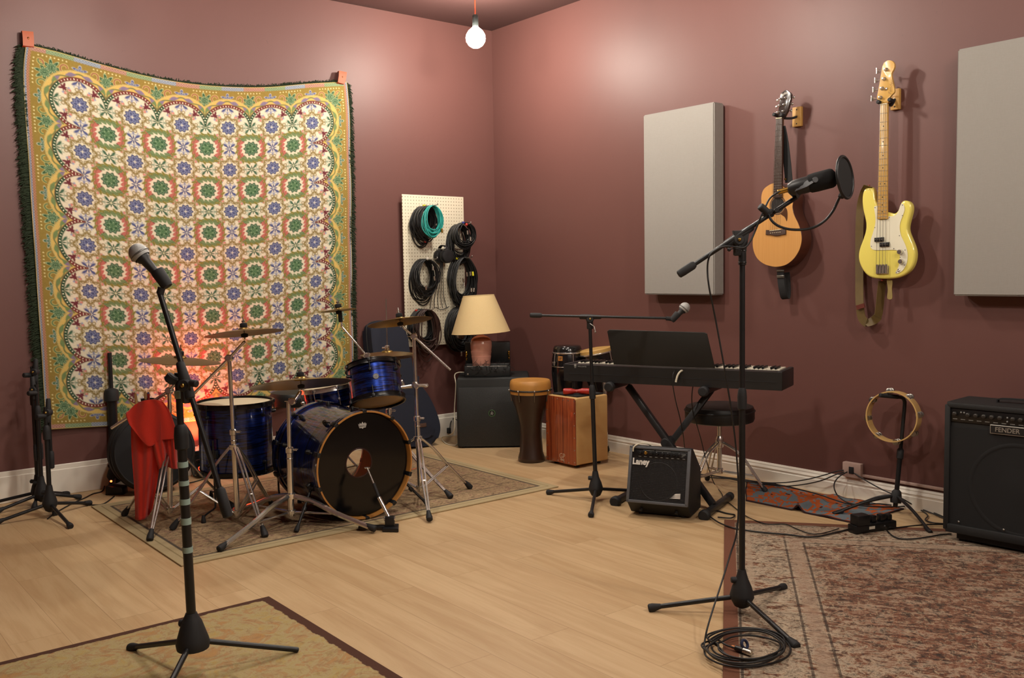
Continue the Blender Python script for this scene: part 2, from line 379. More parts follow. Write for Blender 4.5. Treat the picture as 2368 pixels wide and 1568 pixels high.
mb = MB().box((2.3, 2.6, .009), (1.15, 1.3, .0045), bev=.003); o = mb.build('faded_rug', faded_rug_mat(), None, 40)
# local x runs along the far edge, local y along the left edge towards the camera (a left-handed pair, so mirror the mesh instead)
ax = V((.616, -.788, 0)).normalized()
for v_ in o.data.vertices: v_.co.y = -v_.co.y
o.data.flip_normals()
def _flip_y(mat):                 # the material reads y positive towards the camera
    for nd in mat.node_tree.nodes:
        if nd.type == 'TEX_COORD':
            mp = mat.node_tree.nodes.new('ShaderNodeMapping'); mp.inputs[3].default_value = (1, -1, 1)
            for l in list(nd.outputs['Object'].links):
                to = l.to_socket; mat.node_tree.links.new(mp.outputs[0], to)
            mat.node_tree.links.new(nd.outputs['Object'], mp.inputs[0])
_flip_y(o.data.materials[0])
o.location = (-.941, -3.114, .0005); o.rotation_euler = (0, 0, atan2(ax.y, ax.x))
tag(o, 'large distressed rust and cream rug with a rust edge beneath the pop filter stand', 'rug')
# small kilim, rucked up in the middle, lying along the right wall
def kilim_mat():
    t = NT('kilim_wool'); v = t.co('UV'); o = t.xyz(v)
    sx = t.ma('SNAP', o[0], 1/62); sy = t.ma('SNAP', o[1], 1/22); q = t.vec(t.ma('MULTIPLY', sx, 3.0), t.ma('MULTIPLY', sy, 1.15), 0.0)
    n1 = t.noise(q, 2.7, 3, .6, .8); n2 = t.noise(q, 9.0, 2, .6)
    c = t.ramp(n1, [(0, '#6f7a80'), (.46, '#b75c2e'), (.57, '#737e84')], 'CONSTANT'); c = t.mix(t.step(n2, .66, .67), c, lin('#4a2220'))
    g = t.noise(t.co(), 300, 2); c = t.mix(t.ma('MULTIPLY', g, .3), c, lin('#2a2020'))
    e = t.ma('MINIMUM', t.ma('MINIMUM', o[0], t.ma('SUBTRACT', 1.0, o[0])), t.ma('MULTIPLY', t.ma('MINIMUM', o[1], t.ma('SUBTRACT', 1.0, o[1])), .4)); c = t.mix(t.step(e, .012, .008), c, lin('#3a2a2c'))
    t.set(Base_Color=c, Roughness=.95); t.b.inputs['Specular IOR Level'].default_value = .1; t.bump(g, .002, .6); return t.m
NU, NV = 90, 30; vs = []; fs = []
c00, c10, c01, c11 = V((-.10, -2.62, 0)), V((-.04, -3.62, 0)), V((-.515, -2.93, 0)), V((-.50, -3.60, 0))
for lay in (0, 1):
    for i in range(NU+1):
        for j in range(NV+1):
            a, b = i/NU, j/NV; p = (c00*(1-a)+c10*a)*(1-b)+(c01*(1-a)+c11*a)*b
            h = .035*math.exp(-((a-.50-.10*(1-b))/.035)**2)*(.35+.65*b) + .012*math.exp(-((a-.2)/.08)**2)*(1-b) + .006*math.exp(-((a-.75)/.06)**2)
            vs.append((p.x+.004*sin(9*b), p.y, .0012+h+(.006 if lay else 0)))
S1 = (NU+1)*(NV+1)
def gi(i, j, l=1): return l*S1+i*(NV+1)+j
for i in range(NU):
    for j in range(NV):
        fs.append((gi(i, j), gi(i+1, j), gi(i+1, j+1), gi(i, j+1))); fs.append((gi(i, j, 0), gi(i, j+1, 0), gi(i+1, j+1, 0), gi(i+1, j, 0)))
for i in range(NU):
    for j in (0, NV): fs.append((gi(i, j, 0), gi(i+1, j, 0), gi(i+1, j), gi(i, j)))
for j in range(NV):
    for i in (0, NU): fs.append((gi(i, j, 0), gi(i, j+1, 0), gi(i, j+1), gi(i, j)))
o = MB().add(vs, fs).build('kilim_rug', kilim_mat(), None, 60)
uvl = o.data.uv_layers.new(name='UVMap')
for lp in o.data.loops:
    k = lp.vertex_index % S1; uvl.data[lp.index].uv = ((k//(NV+1))/NU, (k % (NV+1))/NV)
tag(o, 'small rumpled orange and blue-grey flatweave rug along the white baseboard', 'rug')

# ------------------------------------------------------------------ the tapestry: a woven pattern as a colour attribute on a dense cloth
def tapestry():
    nu, nv = 640, 730
    u = np.linspace(0, 1, nu)[None, :]; v = np.linspace(0, 1, nv)[:, None]
    s = u*6.96-.98 + v*0; t = v*7.96-.98 + u*0
    def C(h): return np.array(lin(h)[:3])
    col = np.empty((nv, nu, 3)); col[:] = C('#8b7539')
    aa = .012
    def sm(d, w=aa): return np.clip(.5-d/(2*w), 0, 1)
    def paint(mask, h): col[:] = col*(1-mask[..., None])+C(h)*mask[..., None]
    # scalloped field
    rx = np.abs(s-2.5)-2.5; ry = np.abs(t-3)-3
    rect = np.sqrt(np.maximum(rx, 0)**2+np.maximum(ry, 0)**2)+np.minimum(np.maximum(rx, ry), 0)
    rs = np.clip(np.round(s), 0, 5); rt_ = np.clip(np.round(t), 0, 6)
    circ = np.sqrt((s-rs)**2+(t-rt_)**2)-.475
    d = np.minimum(rect, circ)
    ang = np.arctan2(t-rt_, s-rs)
    # olive border: leaf sprays, curls and bead rows
    ee = np.minimum(np.minimum(s+.98, 5.98-s), np.minimum(t+.98, 6.98-t))
    onside = np.minimum(s+.98, 5.98-s) < np.minimum(t+.98, 6.98-t)
    along = np.where(onside, t, s); inn = ee
    def motif(a, b, lobes, r, ph=0.0, dep=.22): # a lobed leaf / flower
        q = np.sqrt(a*a+b*b); th = np.arctan2(b, a); return q-r*(1-dep+dep*np.cos(lobes*th+ph))
    k = np.round(along-.5)+.5; a_ = along-k; b_ = inn-.36
    m = motif(a_, b_, 7, .17, 0, .3); paint(sm(m-.02), '#a9b88a'); paint(sm(m), '#3c5a3e'); paint(sm(np.abs(motif(a_, b_, 7, .09, 0, .4))-.012), '#8fa77f')
    k2 = np.round(along); a2 = along-k2; b2 = inn-.28
    tb = np.where(onside, 0, 1)
    m = motif(a2, b2*1.3, 5, .14, pi/2, .35); paint(sm(m-.018), '#b9b7a0')
    mm = sm(m); paint(mm*tb, '#5b5f88'); paint(mm*(1-tb), '#45684a'); paint(sm(np.abs(motif(a2, b2*1.3, 5, .075, pi/2, .4))-.010), '#9aa3a0')
    for sg in (-1, 1):
        for off, h1, h2 in ((.27, '#8d4f45', '#44684a'),):
            q = np.sqrt((a2-sg*off)**2*1.1+(b2-.02)**2); th = np.arctan2(b2-.02, (a2-sg*off)*sg)
            sp = np.abs(q-(.045+.012*(th+pi)))-.014
            mk = sm(sp)*(q < .14); paint(sm(sp-.012)*(q < .15), '#c3b26c'); paint(mk*tb, h1); paint(mk*(1-tb), h2)
    bead = (np.abs(((along*14) % 1)-.5)**2*.005+(inn-.155)**2) < .00025
    paint(bead*1.0*(np.abs(a_) < .30), '#c9bb84')
    # border bands following the scallops
    paint(sm(d-.215)*sm(-(d-.0)), '#b9a76a'); paint(sm(d-.195), '#c8a95f')
    vine = np.abs(d-.125+.03*np.sin(ang*9))-.014; paint(sm(vine)*sm(d-.19), '#5f6b46')
    w1 = np.abs(np.sin(ang*6)); lf = sm(np.abs(d-.13)-.045*w1**3)*(w1 > .5); top = np.abs(np.sin(ang)) > .72
    paint(lf*top, '#7d6f86'); paint(lf*~top, '#6d8052')
    paint(sm(d-.082), '#4b3a2e'); paint(sm(d-.074), '#743a37'); paint(sm(d-.074)*(~top), '#38513b')
    dots = ((np.abs(((ang*26/pi) % 1)-.5)*.13)**2+(d-.04)**2) < .00030
    paint(dots*1.0, '#e8e0c4'); paint(sm(d-.008), '#3f4d35'); paint(sm(d), '#d4cab2')
    W = sm(d)
    # blue medallions
    a = s-np.round(s); b = t-np.round(t); q = np.sqrt(a*a+b*b); th = np.arctan2(b, a)
    def pw(mask, h): paint(mask*W, h)
    scr = np.abs(q-.235-.028*np.cos(8*th))-.016; pw(sm(scr), '#87723e')
    for r0, kk, ph in ((.22, 8, 0), (.30, 8, pi/8)):
        tt = ((th+ph+pi) % (2*pi/kk))-pi/kk; e1 = q*np.cos(tt)-r0; e2 = q*np.sin(tt)
        for sg in (-1, 1):
            rr = np.sqrt(e1**2+(e2-sg*.040)**2); pw(sm(np.abs(rr-.030)-.010), '#7d6a38')
    tt = ((th+pi/4+pi/4) % (pi/2))-pi/4; e1 = q*np.cos(tt)-.395; e2 = q*np.sin(tt)
    tul = np.minimum(np.minimum(np.abs(e2-1.2*e1)+np.abs(e1-.02)*.6, np.abs(e2+1.2*e1)+np.abs(e1-.02)*.6), np.abs(e2)*1.2+np.abs(e1)*.45)-.046
    tulm = sm(tul)*(np.abs(e1) < .065)
    pw(sm(np.sqrt((e1+.09)**2+(np.abs(e2)-.055)**2)-.026), '#c98074'); pw(sm(np.sqrt((e1+.055)**2+(np.abs(e2)-.075)**2)-.022), '#9097ad'); pw(tulm, '#652c33'); pw(sm(np.sqrt((e1-.075)**2+e2**2)-.020), '#7b3b40')
    for vert, h1, h2 in ((1, '#4d5580', '#8990ac'), (0, '#40604a', '#93a088')):
        p_, q_ = (a, b) if vert else (b, a)
        aq = np.abs(q_); ap = np.abs(p_)
        lf = np.sqrt(((ap-.085)/1.6)**2+((aq-.415)+.5*(ap-.085))**2)-.032; pw(sm(lf), h1)
        lf2 = np.abs(np.sqrt((ap-.05)**2+(aq-.345)**2)-.042)-.009; pw(sm(lf2)*(aq > .33), h2)
        pw(sm(np.maximum(ap-.006, np.abs(aq-.38)-.06)), h1)
    f = motif(a, b, 10, .168, 0, .10); pw(sm(f-.012), '#cfc4a4'); pw(sm(f), '#43476a'); pw(sm(motif(a, b, 10, .134, 0, .12)), '#878ca4'); pw(sm(motif(a, b, 10, .115, 0, .14)), '#4b4f72'); pw(sm(motif(a, b, 5, .080, 0, .35)), '#8388a8'); pw(sm(motif(a, b, 5, .058, 0, .35)), '#5a5e80')
    pw(sm(np.minimum(np.abs(a)+np.abs(b)*.25, np.abs(b)+np.abs(a)*.25)-.010)*(q < .045), '#e4dcc4')
    # small stars half way
    a5 = s-.5-np.round(s-.5); b5 = t-.5-np.round(t-.5)
    fs1 = motif(a, b5, 8, .092, 0, .32); pw(sm(fs1), '#474b76'); pw(sm(motif(a, b5, 8, .03, 0, .3)), '#c9c4b4')
    fs2 = motif(a5, b, 8, .092, 0, .32); pw(sm(fs2), '#39583f'); pw(sm(motif(a5, b, 8, .03, 0, .3)), '#c9c4a0')
    # wreaths
    inr = (rect < .0)*1.0
    qa = (np.abs(a5)**2.6+np.abs(b5)**2.6)**(1/2.6); th5 = np.arctan2(b5, a5)
    Wr = inr
    leaf = np.abs(np.sin(th5*8+qa*26))
    ring = sm(np.abs(qa-.305-.02*np.sin(th5*16))-.058*leaf**.6); side = np.abs(a5) > np.abs(b5)*1.05
    paint(ring*Wr, '#7d7536'); leaf2 = np.abs(np.cos(th5*8+qa*20)); ins = sm(np.abs(qa-.262)-.060*leaf2**.6)
    paint(ins*Wr*side, '#b0655a'); paint(ins*Wr*~side, '#6f8158')
    paint(sm(np.abs(qa-.285)-.006)*Wr*.7, '#5a5a2c'); paint(sm(qa-.198)*Wr, '#d2c8ae')
    g = motif(a5, b5, 10, .182, 0, .10); paint(sm(g)*Wr, '#355039'); paint(sm(motif(a5, b5, 10, .150, 0, .14))*Wr, '#7e987a'); paint(sm(motif(a5, b5, 10, .132, 0, .14))*Wr, '#3b5a3b'); paint(sm(motif(a5, b5, 5, .095, 0, .35))*Wr, '#7f9672'); paint(sm(motif(a5, b5, 5, .065, 0, .35))*Wr, '#4a6a48')
    # outer strips
    chk = ((np.floor(along*36)+np.floor(ee*36)) % 2)
    seg = (np.floor(along*2+.25) % 3)
    strip = sm(ee-.10)
    base = np.where((seg == 0)[..., None], C('#9aa3b0'), np.where((seg == 1)[..., None], C('#b98c7c'), C('#90a37c')))
    base = np.where((onside & (ee < .05))[..., None], C('#8f96a8'), np.where((onside & (ee >= .05))[..., None], C('#b78468'), base))
    base = base*(.62+.28*chk[..., None]); col[:] = col*(1-strip[..., None])+base*strip[..., None]
    paint(sm(ee-.012), '#b29a52')
    rg = np.random.default_rng(3); col *= (1+rg.normal(0, .05, (nv, nu, 1)))
    # cloth shape on the wall, from its four edges
    def wp(px, py): p = Y(px, py, -.02); return (p.x, p.z)
    def curve(pts, n):
        P = spl([(a_, 0, b_) for a_, b_ in (wp(*q_) for q_ in pts)], 24); L = np.array([(p.x, p.z) for p in P])
        dd = np.r_[0, np.cumsum(np.hypot(*np.diff(L, axis=0).T))]; tt_ = np.linspace(0, dd[-1], n)
        return np.stack([np.interp(tt_, dd, L[:, 0]), np.interp(tt_, dd, L[:, 1])], -1)
    TL, TR, BL, BR = (58, 104), (799, 190), (106, 993), (818, 897)
    top = curve([TL, (130, 121), (230, 150), (330, 176), (430, 194), (530, 202), (620, 202), (715, 194), TR], nu)
    bot = curve([BL, (200, 988), (330, 981), (446, 974), (620, 945), BR], nu)
    lef = curve([TL, (53, 175), (62, 330), (74, 520), (86, 700), (97, 860), BL], nv)
    rig = curve([TR, (806, 260), (810, 420), (812, 600), (815, 760), BR], nv)
    P = (1-v)[..., None]*top[None]+v[..., None]*bot[None]+(1-u)[..., None]*lef[:, None]+u[..., None]*rig[:, None]
    P -= ((1-u)*(1-v))[..., None]*top[0]+(u*(1-v))[..., None]*top[-1]+((1-u)*v)[..., None]*bot[0]+(u*v)[..., None]*bot[-1]
    fold = .010*np.sin(u*17+v*3)*np.clip(v*1.4, 0, 1)+.012*np.sin(u*8-1+4*v)*(.3+.7*v)+.006*np.sin(v*26+u*5)*(u > .0)
    yy = -.03-.012*np.clip(fold/.02, -1, 1)-.012*np.exp(-((v-.0)/.05)**2)
    co = np.stack([P[..., 0], yy+u*0+v*0, P[..., 1]], -1).reshape(-1, 3)
    idx = np.arange(nu*nv).reshape(nv, nu); fq = np.stack([idx[:-1, :-1], idx[1:, :-1], idx[1:, 1:], idx[:-1, 1:]], -1).reshape(-1, 4)
    me = bpy.data.meshes.new('cloth'); me.vertices.add(len(co)); me.vertices.foreach_set('co', co.astype(np.float32).ravel())
    me.loops.add(fq.size); me.loops.foreach_set('vertex_index', fq.astype(np.int32).ravel()); me.polygons.add(len(fq))
    me.polygons.foreach_set('loop_start', np.arange(0, fq.size, 4, dtype=np.int32)); me.update(calc_edges=True)
    me.polygons.foreach_set('use_smooth', np.ones(len(fq), dtype=bool))
    at = me.color_attributes.new('weave', 'FLOAT_COLOR', 'POINT'); rgba = np.ones((nu*nv, 4), np.float32); rgba[:, :3] = np.clip(col, 0, 1).reshape(-1, 3); at.data.foreach_set('color', rgba.ravel())
    m = NT('woven_cotton'); an = m.n('Attribute', attribute_name='weave'); m.set(Base_Color=an.outputs['Color'], Roughness=.9); m.b.inputs['Specular IOR Level'].default_value = .15; m.b.inputs['Sheen Weight'].default_value = .1
    m.bump(m.noise(m.co(), 420, 2), .001, .5); me.materials.append(m.m)
    root = thing('tapestry', 'large cream, blue and olive floral tapestry hanging on the left wall', 'tapestry', (-2.44, -.02, .42))
    me.transform(T(2.44, .02, -.42)); c = bpy.data.objects.new('cloth', me); COL.objects.link(c); c.parent = root
    # dark green fringe round three edges
    fr = MB(); rg = random.Random(5)
    def edge(E, sgn_out, length, dens, y=-.022):
        for i in range(0, len(E)-1, 1):
            for _ in range(dens):
                f_ = rg.random(); x = E[i][0]+(E[i+1][0]-E[i][0])*f_; z = E[i][1]+(E[i+1][1]-E[i][1])*f_; l = length*rg.uniform(.6, 1.15)
                ox, oz = sgn_out; ox += rg.uniform(-.25, .25); oz += rg.uniform(-.35, .2)
                b0 = (x-ox*.012, y+rg.uniform(-.006, .004), z-oz*.012); b1 = (x+ox*l*.6, y+rg.uniform(-.012, .008), z+oz*l*.6-.006); b2 = (x+ox*l, y+rg.uniform(-.012, .010), z+oz*l-.018)
                fr.tube([b0, b1, b2], [.0032, .0028, .0016], 4)
    edge(lef[::3], (-1, 0), .048, 7); edge(top[::2], (0, 1), .034, 6); edge(rig[::3], (1, 0), .034, 6)
    fr.build('fringe', pm('green_fringe', '#24301c', .9, ns=60, na=.4), root, 0)
tapestry()
leather = pm('orange_leather', '#a34c24', .55, ns=40, na=.15, bump=.001); brass = pm('aged_brass', '#6b4226', .35, 1.0)
for (px0, py0), (px1, py1), lab in (((64, 73), (66, 106), 'orange leather tab holding the left top corner of the tapestry'), ((793, 166), (789, 192), 'orange leather tab holding the right top corner of the tapestry')):
    a, b = Y(px0, py0, -.05), Y(px1, py1, -.055); r = thing('leather_tab', lab, 'strap', (a.x, -.02, b.z), 0, 'leather hanging tabs')
    MB().strip([a+V((0, .03, .002)), a, a.lerp(b, .5)+V((0, -.004, 0)), b+V((0, .002, 0)), b+V((0, .028, -.004))], (1, 0, .08), .060, .006).build('strap', leather, r, 30)
    c = a.lerp(b, .48); MB().lathe([(.012, 0), (.012, .003), (.006, .007), (.001, .008)], 16, frame(c+V((0, .0, 0)), c+V((0, -1, 0)))).build('screw', brass, r)

# ------------------------------------------------------------------ acoustic panels on the right wall
def panel_mat():
    t = NT('grey_panel_fabric'); v = t.co(); n1 = t.noise(t.map(v, (1, 1, 30)), 40, 2); n2 = t.noise(t.map(v, (1, 30, 1)), 40, 2); n3 = t.noise(v, 2.5, 4)
    c = t.mix(t.ma('MULTIPLY', t.ma('ADD', n1, n2), .5), lin('#88847f'), lin('#a29d97')); c = t.mix(t.ma('MULTIPLY', n3, .35), c, lin('#8c8882'))
    t.set(Base_Color=c, Roughness=.92); t.b.inputs['Specular IOR Level'].default_value = .15; t.bump(t.ma('ADD', n1, n2), .0004, .3); return t.m
PM = panel_mat()
def panel(y0, y1, z0, z1, th, label):
    r = thing('sound_absorber', label, 'acoustic panel', (0, (y0+y1)/2, z0), 0, 'grey acoustic panels')
    b = bmesh.new(); bmesh.ops.create_cube(b, size=1); bmesh.ops.subdivide_edges(b, edges=b.edges[:], cuts=14, use_grid_fill=True)
    for v_ in b.verts:
        x, y, z = v_.co; bul = .006*cos(pi*y)*cos(pi*z) if x < -.49 else 0
        v_.co = V((-.012-th/2+x*th-bul, (y0+y1)/2+y*(y1-y0), (z0+z1)/2+z*(z1-z0)+0))
    sharp = [e for e in b.edges if len(e.link_faces) == 2 and e.calc_face_angle(0) > .8]
    bmesh.ops.bevel(b, geom=sharp, offset=.007, segments=2, affect='EDGES'); MB().bm(b).build('fabric_cover', PM, r, 50)
    MB().box((.012, (y1-y0)*.7, (z1-z0)*.75), (-.006, (y0+y1)/2, (z0+z1)/2)).build('mounting_frame', pm('raw_pine', '#8d6d45', .6), r)
a, b, c = X(1487, 266, -.112), X(1651, 236, -.112), X(1487, 681, -.112)
panel(b.y, a.y, c.z, (a.z+b.z)/2, .10, 'grey fabric acoustic panel above the keyboard, left of the acoustic guitar')
a, c = X(2214, 112, -.112), X(2210, 684, -.112)
panel(a.y-.62, a.y, c.z, a.z-.005, .10, 'grey fabric acoustic panel to the right of the yellow bass guitar')

# ------------------------------------------------------------------ pegboard and what hangs on it
def pegboard_mat():
    t = NT('pegboard_white'); o = t.xyz(t.co()); q = .0254
    fx = t.ma('SUBTRACT', t.ma('FRACT', t.ma('DIVIDE', t.ma('ADD', o[0], 5.0), q)), .5); fz = t.ma('SUBTRACT', t.ma('FRACT', t.ma('DIVIDE', t.ma('ADD', o[2], 5.0), q)), .5)
    r = t.ma('SQRT', t.ma('ADD', t.ma('MULTIPLY', fx, fx), t.ma('MULTIPLY', fz, fz))); h = t.step(r, .15, .11)
    t.set(Base_Color=t.mix(h, lin('#d6cdb6'), lin('#6f5a3e')), Roughness=.5); t.bump(t.ma('SUBTRACT', 1.0, h), .003, .8); return t.m
PB0, PB1 = Y(929, 449, -.05), Y(1071, 456, -.05); PBz = Y(938, 803, -.05).z
pbx0, pbx1, pbz1 = PB0.x, PB1.x, PB0.z
pb = thing('pegboard', 'white pegboard hung with cables on the left wall near the corner', 'pegboard', ((pbx0+pbx1)/2, -.05, PBz))
MB().box((pbx1-pbx0, .006, pbz1-PBz), ((pbx0+pbx1)/2, -.050, (pbz1+PBz)/2), bev=.001).build('board', pegboard_mat(), pb)
for zz in (PBz+.05, pbz1-.05): MB().box((pbx1-pbx0-.06, .045, .04), ((pbx0+pbx1)/2, -.0245, zz)).build('batten', pm('raw_pine', '#8d6d45', .6), pb)
steel = pm('zinc_steel', '#a8a8a4', .3, 1.0)
def hook(px, py, ln):             # pegboard hook: root on the board, tip out towards the room
    p = Y(px, py, -.055); MB().tube(spl([p+V((0, .004, .01)), p+V((0, -.01, .006)), p+V((0, -ln*.5, 0)), p+V((0, -ln, .004)), p+V((0, -ln-.008, .018))], 5), .003, 7).build('hook', steel, pb); return p
BLK = pm('black_cable_rubber', '#121213', .5, ns=50, na=.3); silver = pm('silver_connector', '#c9c4b8', .28, 1.0)
def coil(p, label, w, h, turns_, mat, y0, y1, seed, group='cable coils on the pegboard', r=.0042, conn=(), loose=0, tip=0.0):
    # loops hanging from p, spread along the hook from depth y0 to y1
    turns = int(turns_*1.7); rg = random.Random(seed); root = thing('cable_coil', label, 'cable', (p.x, (y0+y1)/2, p.z-h), 0, group); mb = MB(); pts = []
    for k in range(turns):
        ww = w*rg.uniform(.66, 1.10); hh = h*rg.uniform(.76, 1.06)*(1+(.22 if k < loose else 0)); yy = y0+(y1-y0)*((k+.5)/turns)+rg.uniform(-.004, .004); sk = rg.uniform(-.016, .016)
        for i in range(26):
            a = 2*pi*i/26; x = ww/2*sin(a)*(1-.10*cos(a)); z = -hh/2*(1-cos(a))
            pts.append(V((p.x+x+sk*(1-cos(a))/2, yy-tip*(1-cos(a))/2*.5+.003*sin(3*a+k)-.012*sin(a), p.z+z+.003+rg.uniform(-.0015, .0015))))
    mb.tube(spl(pts[::1], 2), r, 6).build('cable', mat, root, 60)
    for k, (dx, dz, cm) in enumerate(conn):
        c = V((p.x+dx, y0-.012 if y0 < y1 else y1-.012, p.z+dz)); e = c+V((rg.uniform(-.006, .006), 0, -.034))
        MB().rod(c, e, .0078, 12).build('connector', cm, root); 
    return root
gold = pm('gold_plating', '#caa04a', .3, 1.0); yel = pm('yellow_tape', '#d8cf2a', .5); whi = pm('white_tape', '#d8d2c4', .5); redm = pm('red_plastic', '#b02a20', .45)
h1 = hook(968, 480, .25)
for k, (yb, yt, tn, lab) in enumerate(((-.07, -.105, 9, 'innermost black cable coil on the upper left hook of the pegboard'), (-.115, -.15, 9, 'middle black cable coil on the upper left hook, under white tape'), (-.16, -.20, 9, 'outermost black cable coil on the upper left hook, beside the teal coil'))):
    rt = coil(h1, lab, .17, .27-.02*k, tn, BLK, yb, yt, 11+k, loose=3 if k == 0 else 1, conn=((-.07, -.10, gold), (.01, -.24, redm)) if k == 0 else ((.02, -.21, silver),))
    MB().box((.022, .018, .014), (h1.x+.0, (yb+yt)/2, h1.z+.010), bev=.003).build('tape', (whi, yel, whi)[k], rt)
rt = coil(h1+V((.004, 0, .0)), 'teal cable coil hanging on the upper left hook of the pegboard', .155, .235, 10, pm('teal_cable_rubber', '#2c9a92', .5), -.215, -.255, 31, loose=1, conn=((.062, -.17, gold),))
MB().box((.016, .03, .014), (h1.x+.03, -.24, h1.z+.004), bev=.003).build('tape', whi, rt)
h2 = hook(1053, 521, .20)
rt = coil(h2, 'dense black cable coil on the upper right hook of the pegboard', .185, .30, 16, BLK, -.06, -.13, 41)
rt = coil(h2+V((.002, 0, .012)), 'round black cable coil with red and blue tape on the upper right hook', .17, .20, 14, BLK, -.14, -.20, 42, conn=((.0, -.06, silver), (.03, -.11, silver)))
MB().box((.018, .016, .016), (h2.x-.02, -.19, h2.z+.014), bev=.003).build('tape', pm('blue_tape', '#2c3a86', .5), rt); MB().ball((h2.x-.004, -.213, h2.z-.002), .012, 12).build('tape', redm, rt)
h3 = hook(971, 601, .23)
rt = coil(h3, 'loosely looped black cable coil with silver plugs on the middle left hook', .20, .29, 17, BLK, -.06, -.17, 51, loose=4, conn=((.045, -.13, silver), (-.035, -.20, silver), (.035, -.05, silver)))
MB().ball((h3.x, -.16, h3.z+.008), .014, 12).build('tape', whi, rt)
h4 = hook(1058, 597, .19)
rt = coil(h4, 'long black cable coil with many silver plugs on the middle right hook', .205, .385, 20, BLK, -.06, -.17, 61, conn=((-.04, -.16, silver), (-.005, -.115, silver), (.03, -.11, silver), (.055, -.11, yel), (.04, -.24, silver), (.065, -.24, silver), (-.03, -.19, silver)))
MB().box((.020, .016, .016), (h4.x-.05, -.12, h4.z-.004), bev=.003).build('tape', yel, rt)
h5 = hook(968, 716, .19)
rt = coil(h5, 'black cable coil under red tape on the lower left hook of the pegboard', .20, .29, 16, BLK, -.06, -.125, 71); MB().box((.018, .016, .014), (h5.x-.045, -.09, h5.z-.004), bev=.003).build('tape', redm, rt)
coil(h5+V((.004, 0, 0)), 'dark brown cable coil in front on the lower left hook of the pegboard', .19, .32, 11, pm('brown_cable_rubber', '#36211c', .5), -.14, -.19, 72, loose=3)
h6 = hook(1054, 712, .19)
coil(h6, 'thick black cable coil half behind the lamp shade, lower right on the pegboard', .215, .335, 20, BLK, -.06, -.17, 81, conn=((-.035, -.06, silver), (-.045, -.345, silver)))
# headphones hung at the middle of the board
p = Y(1012, 590, -.055); hp = thing('headphones', 'black over-ear headphones hanging at the middle of the pegboard', 'headphones', (p.x, -.12, p.z-.06)); HBk = pm('black_headphone_plastic', '#101012', .55)
hkp = Y(1004, 577, -.055); MB().tube(spl([hkp+V((0, .004, .01)), hkp+V((0, -.02, .004)), hkp+V((0, -.14, 0)), hkp+V((0, -.15, .012))], 5), .003, 7).build('hook', steel, pb)
for k, yy in enumerate((-.085, -.175)):
    MB().lathe([(.030, -.022), (.052, -.02), (.056, -.008), (.056, .008), (.050, .022), (.030, .026), (.0, .024)], 28, frame((p.x+.004, yy, p.z-.01), (p.x+.012, yy-1, p.z-.01))).build('ear_cup', HBk, hp)
MB().strip(spl([(p.x+.004, -.082, p.z+.01), (p.x, -.086, p.z+.055), (p.x, -.13, p.z+.075), (p.x, -.176, p.z+.055), (p.x+.004, -.18, p.z+.01)], 6), (1, 0, 0), .028, .006).build('headband', HBk, hp, 50)
cb = MB(); rg = random.Random(9)
for k in range(5):
    dx = (k-2)*.018; cb.tube(spl([(p.x+dx*.3, -.11, p.z-.06), (p.x-.01+dx*.7, -.10, p.z-.18), (p.x-.02+dx*1.6, -.075, p.z-.33), (p.x-.012+dx*2.2, -.07, p.z-.42)], 6), .0026, 6)
cb.tube(spl([(p.x-.04, -.07, p.z-.41), (p.x, -.075, p.z-.43), (p.x+.05, -.07, p.z-.425), (p.x+.09, -.07, p.z-.41)], 6), .003, 6); cb.build('cord', BLK, hp, 60)
# ------------------------------------------------------------------ shared metals, rubber, stands
CHR = pm('chrome', '#dcd9d3', .20, .93, ns=14, na=.08); BLKM = pm('black_enamel', '#17181a', .38, ns=50, na=.2, spec=.45); RUB = pm('black_rubber', '#18181a', .7, ns=80, na=.25)
SPRING = pm('satin_steel', '#9a9690', .3, 1.0)
def foot(mb, p, q, r=.014, ln=.055):   # rubber foot at p, on a leg coming from q
    d = (V(q)-V(p)).normalized(); p = V(p)+V((0, 0, r*.9)); a = p-d*ln*.3; b = p+d*ln*.7
    mb.lathe([(r*.75, 0), (r, .004), (r*1.02, ln*.35), (r*.72, ln*.8), (r*.6, ln)], 12, frame(a, b)); return mb
def wing_nut(mb, c, ax, s=.018):
    m = frame(c, V(c)+V(ax)); mb.lathe([(s*.4, 0), (s*.4, s*.6), (s*.2, s*.7)], 10, m)
    for k in (-1, 1): mb.box((s*1.0, s*.18, s*.55), (k*s*.75, 0, s*.5), m, bev=s*.08)
